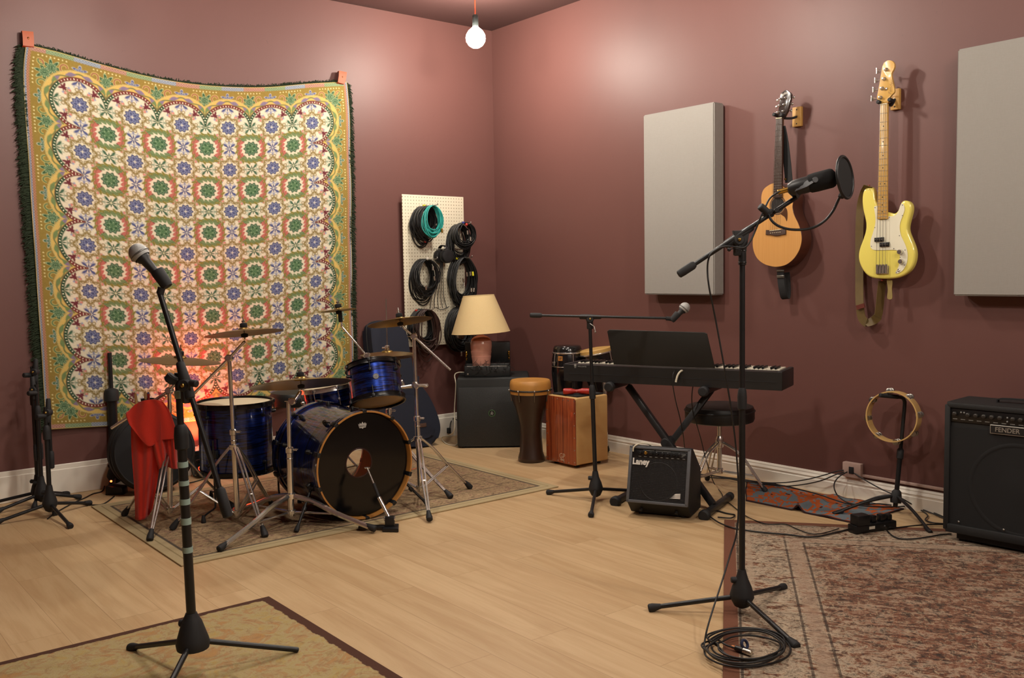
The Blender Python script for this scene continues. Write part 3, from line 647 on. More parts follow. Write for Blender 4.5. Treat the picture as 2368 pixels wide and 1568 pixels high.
def mic_stand(label, c, top, feet, hub_z=.075, r=.0125, ru=.0095, split=.52, hub='round', tape=(), grp='tripod microphone stands', rubber=(1, 1, 1), name='microphone_stand', hr=.045):
    c = V((c[0], c[1], 0)); top = V(top); root = thing(name, label, 'microphone stand', c, 0, grp)
    ax = (top-c).normalized(); L = (top-c).length; at = lambda z: c+ax*z
    MB().cyl(at(hub_z), at(L*split), r, n=18).build('lower_pole', BLKM, root)
    MB().cyl(at(L*split-.02), at(L), ru, n=16).build('upper_pole', BLKM, root)
    MB().lathe([(r*.9, 0), (r*1.45, .006), (r*1.5, .05), (r*1.3, .075), (ru*1.1, .085)], 18, frame(at(L*split-.05), at(L))).build('clutch', RUB, root)
    if hub == 'round': pr = [(.010, -.055), (hr*.62, -.045), (hr, -.012), (hr*.98, .0), (hr*.80, .03), (hr*.5, .062), (r*1.35, .088), (r*1.2, .096)]
    else: pr = [(.02, -.034), (hr*1.0, -.03), (hr*1.05, -.012), (hr*.97, .005), (hr*.62, .062), (hr*.55, .068), (r*1.3, .085), (r*1.2, .09)]
    mb = MB().lathe(pr, 20, frame(at(hub_z), at(hub_z+1)))
    mb.rod(at(hub_z+.055)-RGT*.005, at(hub_z+.055)-RGT*.042, .012, 12); mb.build('hub', RUB, root)
    for k, f in enumerate(feet):
        f = V((f[0], min(f[1], -.07), .0)); d = (f-c).normalized(); s = at(hub_z-.012)+d*hr*.6; e = f+V((0, 0, .016)); lg = MB().rod(s, e, .0095, 12).build('leg', BLKM, root)
        if rubber[k]: foot(MB(), f, s, .0165, .05).build('rubber_foot', RUB, lg)
    for z0, z1 in tape:
        MB().cyl(at(z0), at(z1), r+.0014 if z0 < L*split else ru+.003, n=18).build('tape_band', pm('pale_green_tape', '#93aaa2', .6), root)
    return root, at
def boom(root, lo, hi, piv, top, grip=.11, r=.0075, mat=None):
    lo, hi, piv = V(lo), V(hi), V(piv); d = (hi-lo).normalized(); m = mat or BLKM
    b = MB().cyl(lo+d*grip*.6, hi, r, n=14).build('boom', m, root)
    MB().lathe([(r, 0), (r*1.75, .004), (r*1.9, grip*.3), (r*1.9, grip-.01), (r*1.3, grip)], 14, frame(lo, hi)).build('grip', RUB, b)
    MB().lathe([(r*1.2, 0), (r*1.9, .006), (r*2.0, .06), (r*1.5, .12), (r*1.1, .125)], 14, frame(piv-d*.06, hi)).build('boom_clutch', RUB, b)
    mb = MB(); v = FWD; mb.rod(piv-v*.02-V((0, 0, .012)), piv+v*.022-V((0, 0, .012)), .022, 18); mb.box((.032, .026, .05), (0, 0, .0), frame(piv-V((0, 0, .045)), piv), bev=.006)
    mb.build('swivel', RUB, root); MB().ball(piv-v*.024-V((0, 0, .012)), .007, 10).build('bolt', pm('brass_bolt', '#a88a4a', .3, 1.0), root)
    return b
GRL = None
def grille_mat():
    t = NT('mic_grille'); v = t.n('TexVoronoi'); t.put(v.inputs['Vector'], t.co()); v.inputs['Scale'].default_value = 800
    t.set(Base_Color=t.mix(t.step(v.outputs['Distance'], .1, .5), lin('#bdbdb9'), lin('#9c9c99')), Roughness=.5, Metallic=.25); t.bump(v.outputs['Distance'], .001, .5); return t.m
GRL = grille_mat()
def hand_mic(label, tail, head, r=.0265, grp='handheld microphones'):   # tail: end of the handle, head: centre of the ball grille
    tail, head = V(tail), V(head); L = (head-tail).length; m = frame(tail, head); root = thing('microphone', label, 'microphone', tail, 0, grp)
    MB().lathe([(.009, 0), (.0115, .004), (.0125, L*.35), (.0165, L*.78), (.0215, L-.022), (.0225, L-.012)], 20, m).build('handle', pm('black_mic_body', '#1c1c1d', .45), root)
    pr = [(r*.86, L-.014), (r*.98, L-.006), (r*1.0, L+.004)]+[(max(1e-5, r*cos(a)), L+.004+r*1.05*sin(a)) for a in [pi/2*i/8 for i in range(1, 9)]]
    g = MB().lathe(pr, 22, m, cap=False).build('grille', GRL, root); MB().torus(r*1.0, .0028, m @ T(0, 0, L-.002), 28, 8).build('band', pm('grille_band', '#7d7f7e', .35, .8), g); return root
# ------ taped stand in front, left
tz = .0
base = (-3.765, -3.15); topL = D(411, 862, depth((-3.78, -3.16, 1.0)))
L_ = (topL-V((*base, 0))).length
def zat(py):                      # height on the left pole of a photo row
    lo, hi = 0.0, L_; a = V((*base, 0)); u = (topL-a).normalized()
    for _ in range(40):
        mid = (lo+hi)/2
        if proj(a+u*mid)[1] > py: lo = mid
        else: hi = mid
    return lo
rows = [(903, 921), (983, 993), (1020, 1034), (1067, 1080), (1111, 1122), (1153, 1166), (1197, 1212), (1264, 1277)]
SL, atL = mic_stand('black microphone stand with pale green tape bands on its pole, on the olive rug', base, topL, [(-3.86, -2.80), Z(690, 1508, .008)[:2], (-3.985, -3.40)], hub_z=zat(1478), r=.0155, ru=.011, split=.80, hub='cone', tape=[(zat(b), zat(a)) for a, b in rows], rubber=(1, 0, 1), hr=.052)
dL = depth(topL)
boom(SL, D(528, 1197, dL-.03), D(368, 672, dL-.03), D(428, 882, dL-.03), topL, grip=.10, r=.009)
MB().rod(D(440, 885, dL-.05), D(456, 888, dL-.06), .012, 12).build('knob', RUB, SL); MB().rod(D(402, 868, dL-.02), D(390, 884, dL-.02), .020, 14).build('knob', RUB, SL)
cp = D(374, 665, dL-.03); cq = D(386, 652, dL-.03)
MB().cyl(D(370, 680, dL-.03), cp, .012, n=12).lathe([(.016, 0), (.019, .01), (.0215, .055), (.0205, .062)], 16, frame(D(388, 663, dL-.03), D(360, 622, dL-.03))).build('clip', RUB, SL)
hand_mic('silver-headed microphone on the taped stand in front of the tapestry', D(385, 659, dL-.03), D(323, 588, dL-.03), r=.0305)
# ------ pop filter stand in front, right
bR = (-1.965, -4.002); zt = 1.40; topR = V((bR[0], bR[1], zt)); dR = depth(topR)
SR, atR = mic_stand('tall black boom stand with pop filter, half on the faded rug', bR, topR, [Z(1508, 1414)[:2], Z(1810, 1366)[:2], Z(1838, 1501)[:2]], hub_z=.082, r=.0118, ru=.0105, split=.60, hr=.046)
MB().cyl((bR[0], bR[1], 1.395), (bR[0], bR[1], 1.335), .0145, n=16).torus(.0142, .0022, T(bR[0], bR[1], 1.388)).torus(.0142, .0022, T(bR[0], bR[1], 1.345)).build('collar', BLKM, SR)
bR_ = boom(SR, D(1568, 636, dR+.02), D(1842, 456, dR-.04), D(1707, 548, dR), topR, grip=.075, r=.0085)
MB().prism([(-.030, .03), (.030, .03), (.016, -.055), (-.016, -.055)], -.016, .016, axes(D(1713, 552, dR), _r0, _u0, -_f0), bev=.004).build('bracket', RUB, SR)
MB().tube(spl([D(1707, 575, dR-.02), D(1695, 575, dR-.03), D(1688, 577, dR-.03)], 4), .0025, 6).ball(D(1686, 577, dR-.03), .008, 10).build('t_handle', BLKM, SR)
MB().rod(D(1775, 492, dR-.04), D(1757, 476, dR-.05), .014, 14).box((.04, .03, .03), (0, 0, 0), axes(D(1776, 493, dR-.02), _r0, _u0, -_f0), bev=.006).rod(D(1796, 486, dR-.06), D(1796, 486, dR-.01), .009, 12).build('clamp', RUB, SR)
# broadcast microphone in a yoke
mt, mh = D(1824, 438, dR-.06), D(1930, 410, dR-.12); Lm = (mh-mt).length; mm = frame(mt, mh)
bm_ = thing('broadcast_microphone', 'black broadcast microphone in a yoke behind the round pop filter', 'microphone', mt)
MB().lathe([(.010, -.004), (.0205, 0), (.0285, .018), (.0300, .05), (.0300, Lm*.45), (.0285, Lm*.46)], 26, mm).build('body', pm('black_mic_body', '#1c1c1d', .45), bm_)
MB().lathe([(.0290, Lm*.43), (.0335, Lm*.47), (.0350, Lm*.6), (.0350, Lm*.93), (.031, Lm*.99), (.018, Lm+.006), (.001, Lm+.007)], 26, mm).build('windscreen', pm('black_foam', '#141415', .95, ns=300, na=.5, bump=.003), bm_)
yk = MB()
for k in (-1, 1):
    a = mt.lerp(mh, .50)+FWD*.034*k; b = mt.lerp(mh, .10)+FWD*.034*k-UPV*.012; yk.strip([a+UPV*.01, mt.lerp(mh, .3)+FWD*.034*k-UPV*.002, b, D(1846, 455, dR-.055)+FWD*.012*k], UPV*.8+RGT*.5, .022, .0035); yk.rod(a+UPV*.006-FWD*.006*-k, a+UPV*.006+FWD*.010*k, .011, 12)
yk.build('yoke', pm('grey_yoke_metal', '#3a3b3d', .35, .3), bm_)
MB().rod(mt-(mh-mt).normalized()*.040, mt+(mh-mt).normalized()*.006, .0095, 14).build('connector', gold, bm_)
# pop filter on its gooseneck
pc = D(1954, 410, dR-.14); pn = (-_f0*cos(radians(50))+_r0*sin(radians(50))+V((0, 0, .10))).normalized(); pf = thing('pop_filter', 'round black mesh pop filter on a curved gooseneck', 'pop filter', D(1775, 500, dR-.03)); m = frame(pc, pc+pn)
MB().torus(.0745, .0055, m, 48, 10).build('rim', BLKM, pf)
t = NT('black_mesh_cloth'); t.set(Base_Color=lin('#101011'), Roughness=.85); MESHC = t.m
MB().lathe([(.001, .002), (.04, .0025), (.074, 0), (.074, -.002), (.04, -.001), (.001, -.001)], 40, m).build('mesh', MESHC, pf)
gp = [(1777, 497), (1786, 512), (1803, 524), (1832, 531), (1872, 529), (1903, 514), (1925, 490), (1938, 464), (1945, 449)]
MB().tube(spl([D(a, b, dR-.04-.10*i/8) for i, (a, b) in enumerate(gp)], 6), .0048, 10).build('gooseneck', BLKM, pf)
MB().rod(D(1944, 458, dR-.14), D(1948, 448, dR-.14), .011, 12).build('joint', RUB, pf)
# ------ keyboard player's stand, middle
bM = (-1.135, -2.352); topM = D(1364, 745, depth((bM[0], bM[1], 1.0)))
dM = depth(topM); ml = V((bM[0], bM[1], 0))
SM, atM = mic_stand('black boom stand with a level arm beside the amplifier and cajon', bM, topM, [Z(1270, 1144)[:2], (bM[0]+.30, bM[1]-.02), Z(1367, 1196)[:2]], hub_z=.08, r=.0125, ru=.0098, split=.62, hr=.042)
boom(SM, D(1225, 729, dM), D(1552, 736, dM-.03), D(1364, 733, dM), topM, grip=.07, r=.0075)
MB().tube([D(1364, 748, dM-.02), D(1374, 755, dM-.03), D(1377, 768, dM-.03)], .0025, 6).ball(D(1377, 768, dM-.03), .006, 10).build('t_handle', pm('satin_steel', '#9a9690', .3, 1.0), SM)
MB().cyl(D(1540, 736, dM-.03), D(1556, 738, dM-.03), .012, n=12).lathe([(.015, 0), (.018, .01), (.0205, .05), (.0195, .056)], 16, frame(D(1553, 742, dM-.03), D(1566, 727, dM-.03))).build('clip', RUB, SM)
hand_mic('silver-headed microphone on the level arm above the keyboard', D(1556, 741, dM-.03), D(1582, 713, dM-.03), r=.030)
# ------ folded stands against the left wall
def folded(label, c, feet, zt, off, seed):
    rt, at = mic_stand(label, c, (c[0]+.002, c[1], zt), feet, hub_z=.085, r=.0125, ru=.0095, split=.78, grp='folded microphone stands by the wall', hr=.040)
    p = V((c[0]+off[0], c[1]+off[1], 0)); boom(rt, p+V((0, 0, .27)), p+V((0, 0, zt+.03)), V((c[0], c[1], zt-.02))+V((off[0], off[1], 0))*.7, (c[0], c[1], zt), grip=.10, r=.008)
    MB().rod((c[0], c[1], zt-.05), (c[0]-.05, c[1]-.03, zt-.045), .014, 12).build('knob', RUB, rt)
f3 = lambda *p: [Z(a, b)[:2] for a, b in p]
folded('black microphone stand, nearest of three folded by the left wall', Z(117, 1196)[:2], f3((-6, 1214), (162, 1222), (206, 1169)), .62, (.022, .012), 1)
folded('black microphone stand, middle one of three folded by the left wall', Z(98, 1172)[:2], [Z(-5, 1188)[:2], Z(182, 1155)[:2], Z(128, 1192)[:2]], .72, (-.012, .022), 2)
folded('black microphone stand, farthest back of three folded by the left wall', (Z(80, 1160)[0], -.19), [(-3.93, -.06), (-3.42, -.055), Z(80, 1178)[:2]], .82, (.02, -.02), 3)
rt, at = mic_stand('folded black stand standing beside the round drum case at the left wall', Z(268, 1128)[:2], Z(264, 945, 0)[:0] or (Z(268, 1128)[0], Z(268, 1128)[1], .86), [Z(238, 1122)[:2], Z(300, 1122)[:2], Z(262, 1138)[:2]], hub_z=.085, r=.03, ru=.013, split=.70, grp='folded microphone stands by the wall', hr=.05)

# ------------------------------------------------------------------ drum kit
def wrap_mat():
    t = NT('blue_oyster_wrap'); o = t.xyz(t.co()); a = t.ma('ARCTAN2', o[1], o[0])
    q = t.vec(t.ma('MULTIPLY', a, .7), t.ma('MULTIPLY', o[2], 46.0), 0.0); n1 = t.noise(q, 1.0, 4, .65, .7); n2 = t.noise(t.map(q, (1, 2.6, 1)), 1.3, 3, .6, .4)
    c = t.ramp(t.ma('ADD', t.ma('MULTIPLY', n1, .65), t.ma('MULTIPLY', n2, .35)), [(.34, '#02040e'), (.46, '#050b2c'), (.54, '#16378f'), (.59, '#081240'), (.68, '#2b56b4')])
    t.set(Base_Color=c, Roughness=.30, Metallic=.8); t.b.inputs['Coat Weight'].default_value = 1; t.b.inputs['Coat Roughness'].default_value = .06; return t.m
WRAP = wrap_mat(); HOOPB = pm('black_hoop', '#0e0e10', .25, ns=20); HEADW = pm('cream_drum_head', '#d3c6a8', .55, ns=14, na=.06); HEADB = pm('black_drum_head', '#08080a', .14, ns=10, spec=.3, coat=.12)
MAPLE = pm('maple_hoop_edge', '#b07a3c', .35, ns=30, na=.12, coat=.4); SHIN = pm('maple_shell_inside', '#9a7446', .6, ns=20)
def drum(name, label, M, R, dp, nl, hoop=CHR, lugm=CHR, hoopr=.012, top=HEADW, bot=HEADW, group=None, cat='drum'):
    root = thing(name, label, cat); root.matrix_basis = M; W = dict(world=False)
    MB().lathe([(R-.006, 0), (R, .002), (R, dp-.002), (R-.006, dp)], 64, cap=False).build('shell', WRAP, root, **W)
    for z, s, hm, nm in ((dp, 1, top, 'batter_head'), (0, -1, bot, 'resonant_head')):
        if hm is not None: MB().lathe([(1e-4, z+s*.004), (R*.93, z+s*.004), (R+.003, z+s*.001), (R+.003, z-s*.008)], 64, cap=False).build(nm, hm, root, **W)
        MB().lathe([(R+.003, z-s*.014), (R+hoopr, z-s*.014), (R+hoopr*.8, z-s*.006), (R+hoopr*.7, z+s*.008), (R+hoopr, z+s*.012), (R+hoopr, z+s*.015), (R+.003, z+s*.015), (R+.001, z+s*.006)], 64, cap=False).build('hoop', hoop, root, **W)
    for k in range(nl):
        a = 2*pi*(k+.5)/nl; m = RZ(a); mb = MB()
        for z, s in ((dp, 1), (0, -1)):
            if dp > .22 and s < 0: mb.build('lug', lugm, root, **W); mb = MB()
            if dp > .22 or s == 1:
                zz = z-s*.055 if dp > .16 else dp/2
                mb.lathe([(.0105, 0), (.0105, .010), (.007, .020), (.001, .021)], 12, m @ T(R, 0, zz) @ RY(pi/2))
            mb.cyl(m @ V((R+.011, 0, z-s*.055 if dp > .16 else dp/2)), m @ V((R+.011, 0, z+s*.010)), .0032, n=8); mb.box((.012, .018, .020), (R+.012, 0, z+s*.004), m, bev=.003)
        mb.build('lug', lugm, root, **W)
    return root
# bass drum
KD = .47; kM = axes((-2.34, -1.80+KD, .305), (1, 0, 0), (0, 0, 1), (0, -1, 0)) @ RZ(0); KR = .279
kick = thing('bass_drum', 'blue bass drum with glossy black front head and natural wood hoop', 'drum'); kick.matrix_basis = kM; W = dict(world=False)
MB().lathe([(KR-.007, 0), (KR, .002), (KR, KD-.002), (KR-.007, KD), (KR-.008, KD-.004), (KR-.008, .004)], 80, cap=False).build('shell', [WRAP], kick, **W)
MB().lathe([(KR-.0085, .006), (KR-.0085, KD-.006)], 80, cap=False).build('shell_lining', SHIN, kick, **W)
for z, s in ((KD, 1), (0, -1)):
    mb = MB().lathe([(KR+.004, z-s*.012), (KR+.0135, z-s*.012), (KR+.0135, z+s*.030)], 80, mi=0, cap=False).lathe([(KR+.0135, z+s*.030), (KR+.0125, z+s*.034), (KR+.0045, z+s*.034), (KR+.0035, z+s*.031), (KR+.003, z-s*.012)], 80, mi=1, cap=False)
    mb.lathe([(KR+.0136, z+s*.008), (KR+.0143, z+s*.009), (KR+.0143, z+s*.014), (KR+.0136, z+s*.015)], 80, mi=2, cap=False)
    mb.build('hoop', [WRAP, MAPLE, pm('silver_inlay', '#8f8f92', .3, .9)], kick, **W)
hc, hr = (-.028, .012), .078; N = 72; vs = []; fs = []
for rr, zz in ((KR+.003, KD-.002), (KR-.004, KD+.006)): vs += [(rr*cos(2*pi*i/N), rr*sin(2*pi*i/N), zz) for i in range(N)]
for t_ in (.33, .66, 1.0): vs += [((KR-.004)*cos(2*pi*i/N)*(1-t_)+(hc[0]+hr*cos(2*pi*i/N))*t_, (KR-.004)*sin(2*pi*i/N)*(1-t_)+(hc[1]+hr*sin(2*pi*i/N))*t_, KD+.006) for i in range(N)]
for j in range(4):
    for i in range(N): fs.append((j*N+i, j*N+(i+1) % N, (j+1)*N+(i+1) % N, (j+1)*N+i))
MB().add(vs, fs).build('front_head', HEADB, kick, **W)
MB().torus(hr, .0035, T(hc[0], hc[1], KD+.006), 48, 8, flat=.6).build('port_ring', pm('dark_maroon_ring', '#2a1316', .3), kick, **W)
t = NT('clear_drum_head'); tb_ = t.n('BsdfTransparent'); mx = t.n('MixShader'); mx.inputs[0].default_value = .82; t.set(Base_Color=lin('#c9c0ac'), Roughness=.25); t.put(mx.inputs[1], t.b.outputs[0]); t.put(mx.inputs[2], tb_.outputs[0]); t.put(t.out.inputs[0], mx.outputs[0])
MB().lathe([(1e-4, -.004), (KR-.004, -.004), (KR+.003, .002)], 64, cap=False).build('batter_head', t.m, kick, **W)
cr = MB(); cm = T(0, .212, KD+.0066)
cr.prism([(-.026, .011), (-.0205, .0045), (-.0155, .0155), (-.009, .0065), (0, .0195), (.009, .0065), (.0155, .0155), (.0205, .0045), (.026, .011), (.0215, -.007), (-.0215, -.007)], 0, .0005, cm)
cr.prism([(-.021, -.009), (.021, -.009), (.0185, -.0135), (.006, -.0135), (0, -.019), (-.006, -.0135), (-.0185, -.0135)], 0, .0005, cm); cr.text('REMO', .012, cm @ T(0, -.002, .0007), .0003, mi=1, sx=1.3)
cr.build('emblem', [pm('white_print', '#b9b9b6', .5), pm('black_print', '#141414', .5)], kick, 0, world=False)
for k in range(10):
    a = 2*pi*(k+.5)/10; m = RZ(a)
    for z, s in ((KD, 1), (0, -1)):
        mb = MB(); mb.box((.020, .026, .050), (KR+.012, 0, z+s*.012), m, bev=.004); mb.rod(m @ V((KR+.019, 0, z-s*.03)), m @ V((KR+.019, 0, z-s*.085)), .0042, 8); mb.lathe([(.013, 0), (.013, .012), (.008, .024), (.001, .025)], 12, m @ T(KR, 0, z-s*.095) @ RY(pi/2))
        mb.build('claw', BLKM, kick, **W)
for sx in (-1, 1):
    a = kM @ V((sx*KR*.93, -KR*.36, KD*.80)); b = V((a.x+sx*.14, a.y-.10, .012)); lg = MB().rod(a, b+V((0, 0, .01)), .0075, 12).rod(a-V((sx*.02, 0, 0)), a+V((sx*.012, 0, 0)), .018, 14).rod(a.lerp(b, .45), a.lerp(b, .55), .0125, 12).build('spur', BLKM, kick); foot(MB(), b, a, .013, .045).build('rubber_foot', RUB, lg)
# floor tom, rack tom, snare
fc = (-2.755, -1.10); zb = .235; ftD = .375
FT = drum('floor_tom', 'large blue floor tom standing behind the chrome cymbal stand', T(fc[0], fc[1], zb), .203, ftD, 8, HOOPB, BLKM, .013)
for a in (215, 335, 95):
    ca, sa = cos(radians(a)), sin(radians(a)); p = V((fc[0]+ca*.225, fc[1]+sa*.225, 0)); o = V((ca, sa, 0))
    lg = MB().tube(spl([p+V((0, 0, zb+.20)), p+V((0, 0, zb)), p+V((0, 0, .085)), p+V((0, 0, .062))+o*.014, p+V((0, 0, .055))+o*.05, p+V((0, 0, .045))+o*.10, p+V((0, 0, .03))+o*.112], 5), .0055, 10).box((.03, .035, .045), (0, 0, 0), T(p-o*.012+V((0, 0, zb+.12))) @ RZ(radians(a)), bev=.006).build('leg', BLKM, FT)
    foot(MB(), p+o*.114+V((0, 0, .008)), p+o*.114+V((0, 0, .5)), .0125, .045).build('rubber_foot', RUB, lg)
za = (V((0, 0, 1))+_f0*tan(radians(21))-_r0*.17).normalized(); xa = (_r0-za*_r0.dot(za)).normalized(); ya = za.cross(xa)
tc = D(868, 889, 5.40); tM = axes(tc-za*.10, xa, ya, za)
TM = drum('rack_tom', 'small tilted blue rack tom mounted above the bass drum', tM, .152, .205, 6, HOOPB, BLKM, .012, bot=pm('amber_drum_head', '#b08f54', .35))
q = tM.inverted() @ CAM; th = atan2(q.y, q.x)+.06; bd = MB(); bmx = RZ(th) @ T(.1525, 0, .105) @ RY(pi/2) @ RZ(pi/2)
bd.lathe([(.0175, 0), (.0175, .002), (.0150, .0035), (.0135, .002), (1e-4, .002)], 28, bmx); bd.box((.016, .003, .003), (0, .003, .003), bmx).box((.012, .003, .003), (0, -.004, .003), bmx); bd.build('badge', pm('badge_metal', '#6f6e6e', .5, .6), TM, world=False)
zs = (V((0, 0, 1))-_r0*.16-_f0*.02).normalized(); xs = (_r0-zs*_r0.dot(zs)).normalized(); ys = zs.cross(xs); sc_ = D(770, 916, 5.72)
SN = drum('snare_drum', 'shallow blue snare drum under the ride cymbal', axes(sc_-zs*.07, xs, ys, zs), .178, .135, 8, CHR, CHR, .011)
s0 = V((sc_.x, sc_.y, 0)); st = thing('snare_stand', 'chrome three-legged stand carrying the snare drum', 'drum stand', s0)
MB().cyl(s0+V((0, 0, .10)), sc_-zs*.16, .012, n=14).build('pole', CHR, st)
for k in range(3):
    a = radians(80+120*k); o = V((cos(a), sin(a), 0)); f = s0+o*.24; lg = MB().rod(s0+V((0, 0, .30)), f+V((0, 0, .02)), .007, 8).rod(s0+V((0, 0, .12)), s0+o*.14+V((0, 0, .15)), .006, 8).build('leg', CHR, st); foot(MB(), f+V((0, 0, .008)), s0+V((0, 0, .3)), .014).build('rubber_foot', RUB, lg)
    o2 = (xs*cos(a+.5)+ys*sin(a+.5)); MB().rod(sc_-zs*.155, sc_-zs*.105+o2*.19, .006, 8).rod(sc_-zs*.105+o2*.19, sc_-zs*.05+o2*.197, .007, 8).build('basket_arm', CHR, st)
# throne behind the kit
tp = D(684, 906, 6.25); th_ = thing('drum_throne', 'black padded drum throne half hidden behind the ride cymbal', 'stool', (tp.x, tp.y, 0))
MB().lathe([(.14, -.09), (.165, -.085), (.172, -.06), (.172, -.02), (.160, 0), (.10, .006), (.001, .007)], 36, T(tp)).build('seat', pm('black_vinyl', '#161717', .45, ns=20, na=.15), th_)
MB().cyl((tp.x, tp.y, .09), (tp.x, tp.y, tp.z-.09), .016).build('post', CHR, th_)
for k in range(3):
    a = radians(30+120*k); f = V((tp.x+.26*cos(a), tp.y+.26*sin(a), .008)); lg = MB().rod((tp.x, tp.y, .28), f+V((0, 0, .015)), .009, 8).build('leg', CHR, th_); foot(MB(), f, (tp.x, tp.y, .3), .015).build('rubber_foot', RUB, lg)

# ------------------------------------------------------------------ cymbals and their stands
def bronze(name, col, rough):
    t = NT(name); o = t.xyz(t.co()); r = t.ma('SQRT', t.ma('ADD', t.ma('MULTIPLY', o[0], o[0]), t.ma('MULTIPLY', o[1], o[1]))); rg = t.noise(t.vec(t.ma('MULTIPLY', r, 260.0), 0.0, 0.0), 1.0, 3, .7); n = t.noise(t.co(), 7, 4)
    c = t.mix(rg, lin(col), tuple(x*.72 for x in lin(col)[:3])+(1,)); c = t.mix(t.ma('MULTIPLY', n, .35), c, lin('#5a4526')); t.set(Base_Color=c, Roughness=rough, Metallic=.95); t.bump(rg, .0006, .5); return t.m
BRZ = bronze('cymbal_bronze', '#a98a4e', .30); BRZD = bronze('aged_cymbal_bronze', '#8d6f40', .36)
FELT = pm('black_felt', '#1d1d1e', .95, ns=200, na=.3)
def cymbal(name, label, c, nrm, R, mat=BRZ, bell=.16, grp='cymbals of the drum kit', mount=None, both=None):
    root = thing(name, label, 'cymbal', (0, 0, 0), 0, grp); z = V(nrm).normalized(); root.matrix_basis = frame(c, V(c)+z)
    h = R*.105; pr = []
    for i in range(13):
        r = R*(1-i/12*(1-bell)); pr.append((r, h*(1-(r/R)**2)*.9))
    zb = pr[-1][1]; rb = R*bell
    for i in range(1, 7): a = i/6*pi/2*.92; pr.append((rb*cos(a)+.004*(1-cos(a)), zb+R*.075*sin(a)))
    low = [(r, zz-.0016) for r, zz in reversed(pr)]
    MB().lathe(pr+low+[pr[0]], 64, cap=False).build('cymbal_plate', mat, root, 50, world=False)
    return root, frame(c, V(c)+z), pr[-1][1]
def topping(root, m, h, felt=True):    # felt, wing nut and threaded rod above a cymbal (parts of the stand)
    mb = MB(m); mb.cyl((0, 0, -.03), (0, 0, h+.055), .0035, n=8); mb.build('threaded_rod', SPRING, root)
    MB(m).lathe([(.018, h-.001), (.020, h+.002), (.019, h+.018), (.012, h+.022)], 18).build('felt', FELT, root)
    mb = MB(); wing_nut(mb, m @ V((0, 0, h+.024)), (m.to_3x3() @ V((0, 0, 1))), .016); mb.build('wing_nut', SPRING, root)
    MB(m).lathe([(.008, -.022), (.017, -.02), (.019, -.004), (.010, 0)], 16).build('lower_felt', FELT, root)
def chrome_stand(name, label, c, feet, col_z, top, r=.0145, ru=.0105, split=.5, low=.045, lw=.011, grp='chrome cymbal stands', double=True):
    c = V((c[0], c[1], 0)); root = thing(name, label, 'cymbal stand', c, 0, grp); top = V(top); ax = (top-c).normalized(); L = (top-c).length; at = lambda z: c+ax*z
    MB().rod(at(low), at(L*split), r, 18).torus(r*1.06, .003, frame(at(L*split-.045), at(L)), 20, 6).build('lower_tube', CHR, root); MB().cyl(at(L*split-.03), at(L), ru, n=16).build('upper_tube', CHR, root)
    mb = MB().lathe([(r*1.1, 0), (r*1.35, .004), (r*1.35, .028), (ru*1.2, .034)], 18, frame(at(L*split-.018), at(L))); mb.rod(at(L*split), at(L*split)+RGT*.040, .006, 10); wing_nut(mb, at(L*split)+RGT*.03, RGT, .016); mb.build('tube_clamp', CHR, root)
    cl = MB().lathe([(r*1.05, -.015), (r*1.7, -.012), (r*1.7, .014), (r*1.05, .018)], 18, frame(at(col_z), at(L))).build('leg_collar', CHR, root)
    MB().lathe([(r*1.05, -.010), (r*1.6, -.008), (r*1.6, .010), (r*1.05, .012)], 18, frame(at(low+.025), at(L))).build('brace_collar', CHR, root)
    for f in feet:
        f = V((f[0], f[1], .011)); o = V((f.x-c.x, f.y-c.y, 0)).normalized(); sd = V((-o.y, o.x, 0))*.009; s = at(col_z)+o*r*1.5; e = f+V((0, 0, .014)); mid = s.lerp(e, .55); mb = MB()
        for k in ((-1, 1) if double else (0,)):
            mb.tube(spl([s+sd*k*.9, s.lerp(e, .25)+sd*k*1.05+V((0, 0, .012)), mid+sd*k, e+sd*k*.45], 5), lw*(.55 if double else 1.0), 8, flat=1)
            mb.rod(at(low+.025)+o*r*1.4+sd*k, mid+sd*k, lw*.42, 8)
        mb.rod(mid-sd*1.3, mid+sd*1.3, lw*.5, 8); lg = mb.build('leg', CHR, root)
        foot(MB(), f, s, .0175, .062).build('rubber_foot', RUB, lg)
    return root, at
def arm(root, pts, r, joint=None, name='boom_arm'):
    mb = MB()
    for a, b in zip(pts, pts[1:]): mb.rod(a, b, r, 12)
    o = mb.build(name, CHR, root)
    if joint is not None:
        j = V(joint); mb = MB().rod(j-FWD*.022, j+FWD*.022, .019, 18).box((.03, .03, .035), (0, 0, 0), frame(j, j+V((0, 0, 1))), bev=.006); wing_nut(mb, j+FWD*.0-RGT*.012, -RGT*.3-FWD, .02); mb.build('tilter', CHR, root)
    return o
up = V((0, 0, 1))
# stand A, left, behind the red cloth
cA = (-3.145, -1.10); dA = depth((cA[0], cA[1], .9)); jA = D(392, 903, dA)
SA, atA = chrome_stand('cymbal_stand', 'chrome cymbal stand half hidden by the red cloth', cA, [Z(290, 1197)[:2], Z(348, 1254)[:2], (-2.80, -1.12)], .40, jA, split=.62)
cy, m, h = cymbal('crash_cymbal', 'bronze crash cymbal behind the taped microphone stand', D(416, 836, dA), up+_r0*.085+_f0*.02, .212, BRZD)
arm(SA, [D(257, 991, dA-.02), D(330, 944, dA-.01), jA, D(408, 884, dA), D(414, 858, dA)], .0085, jA); topping(SA, m, h)
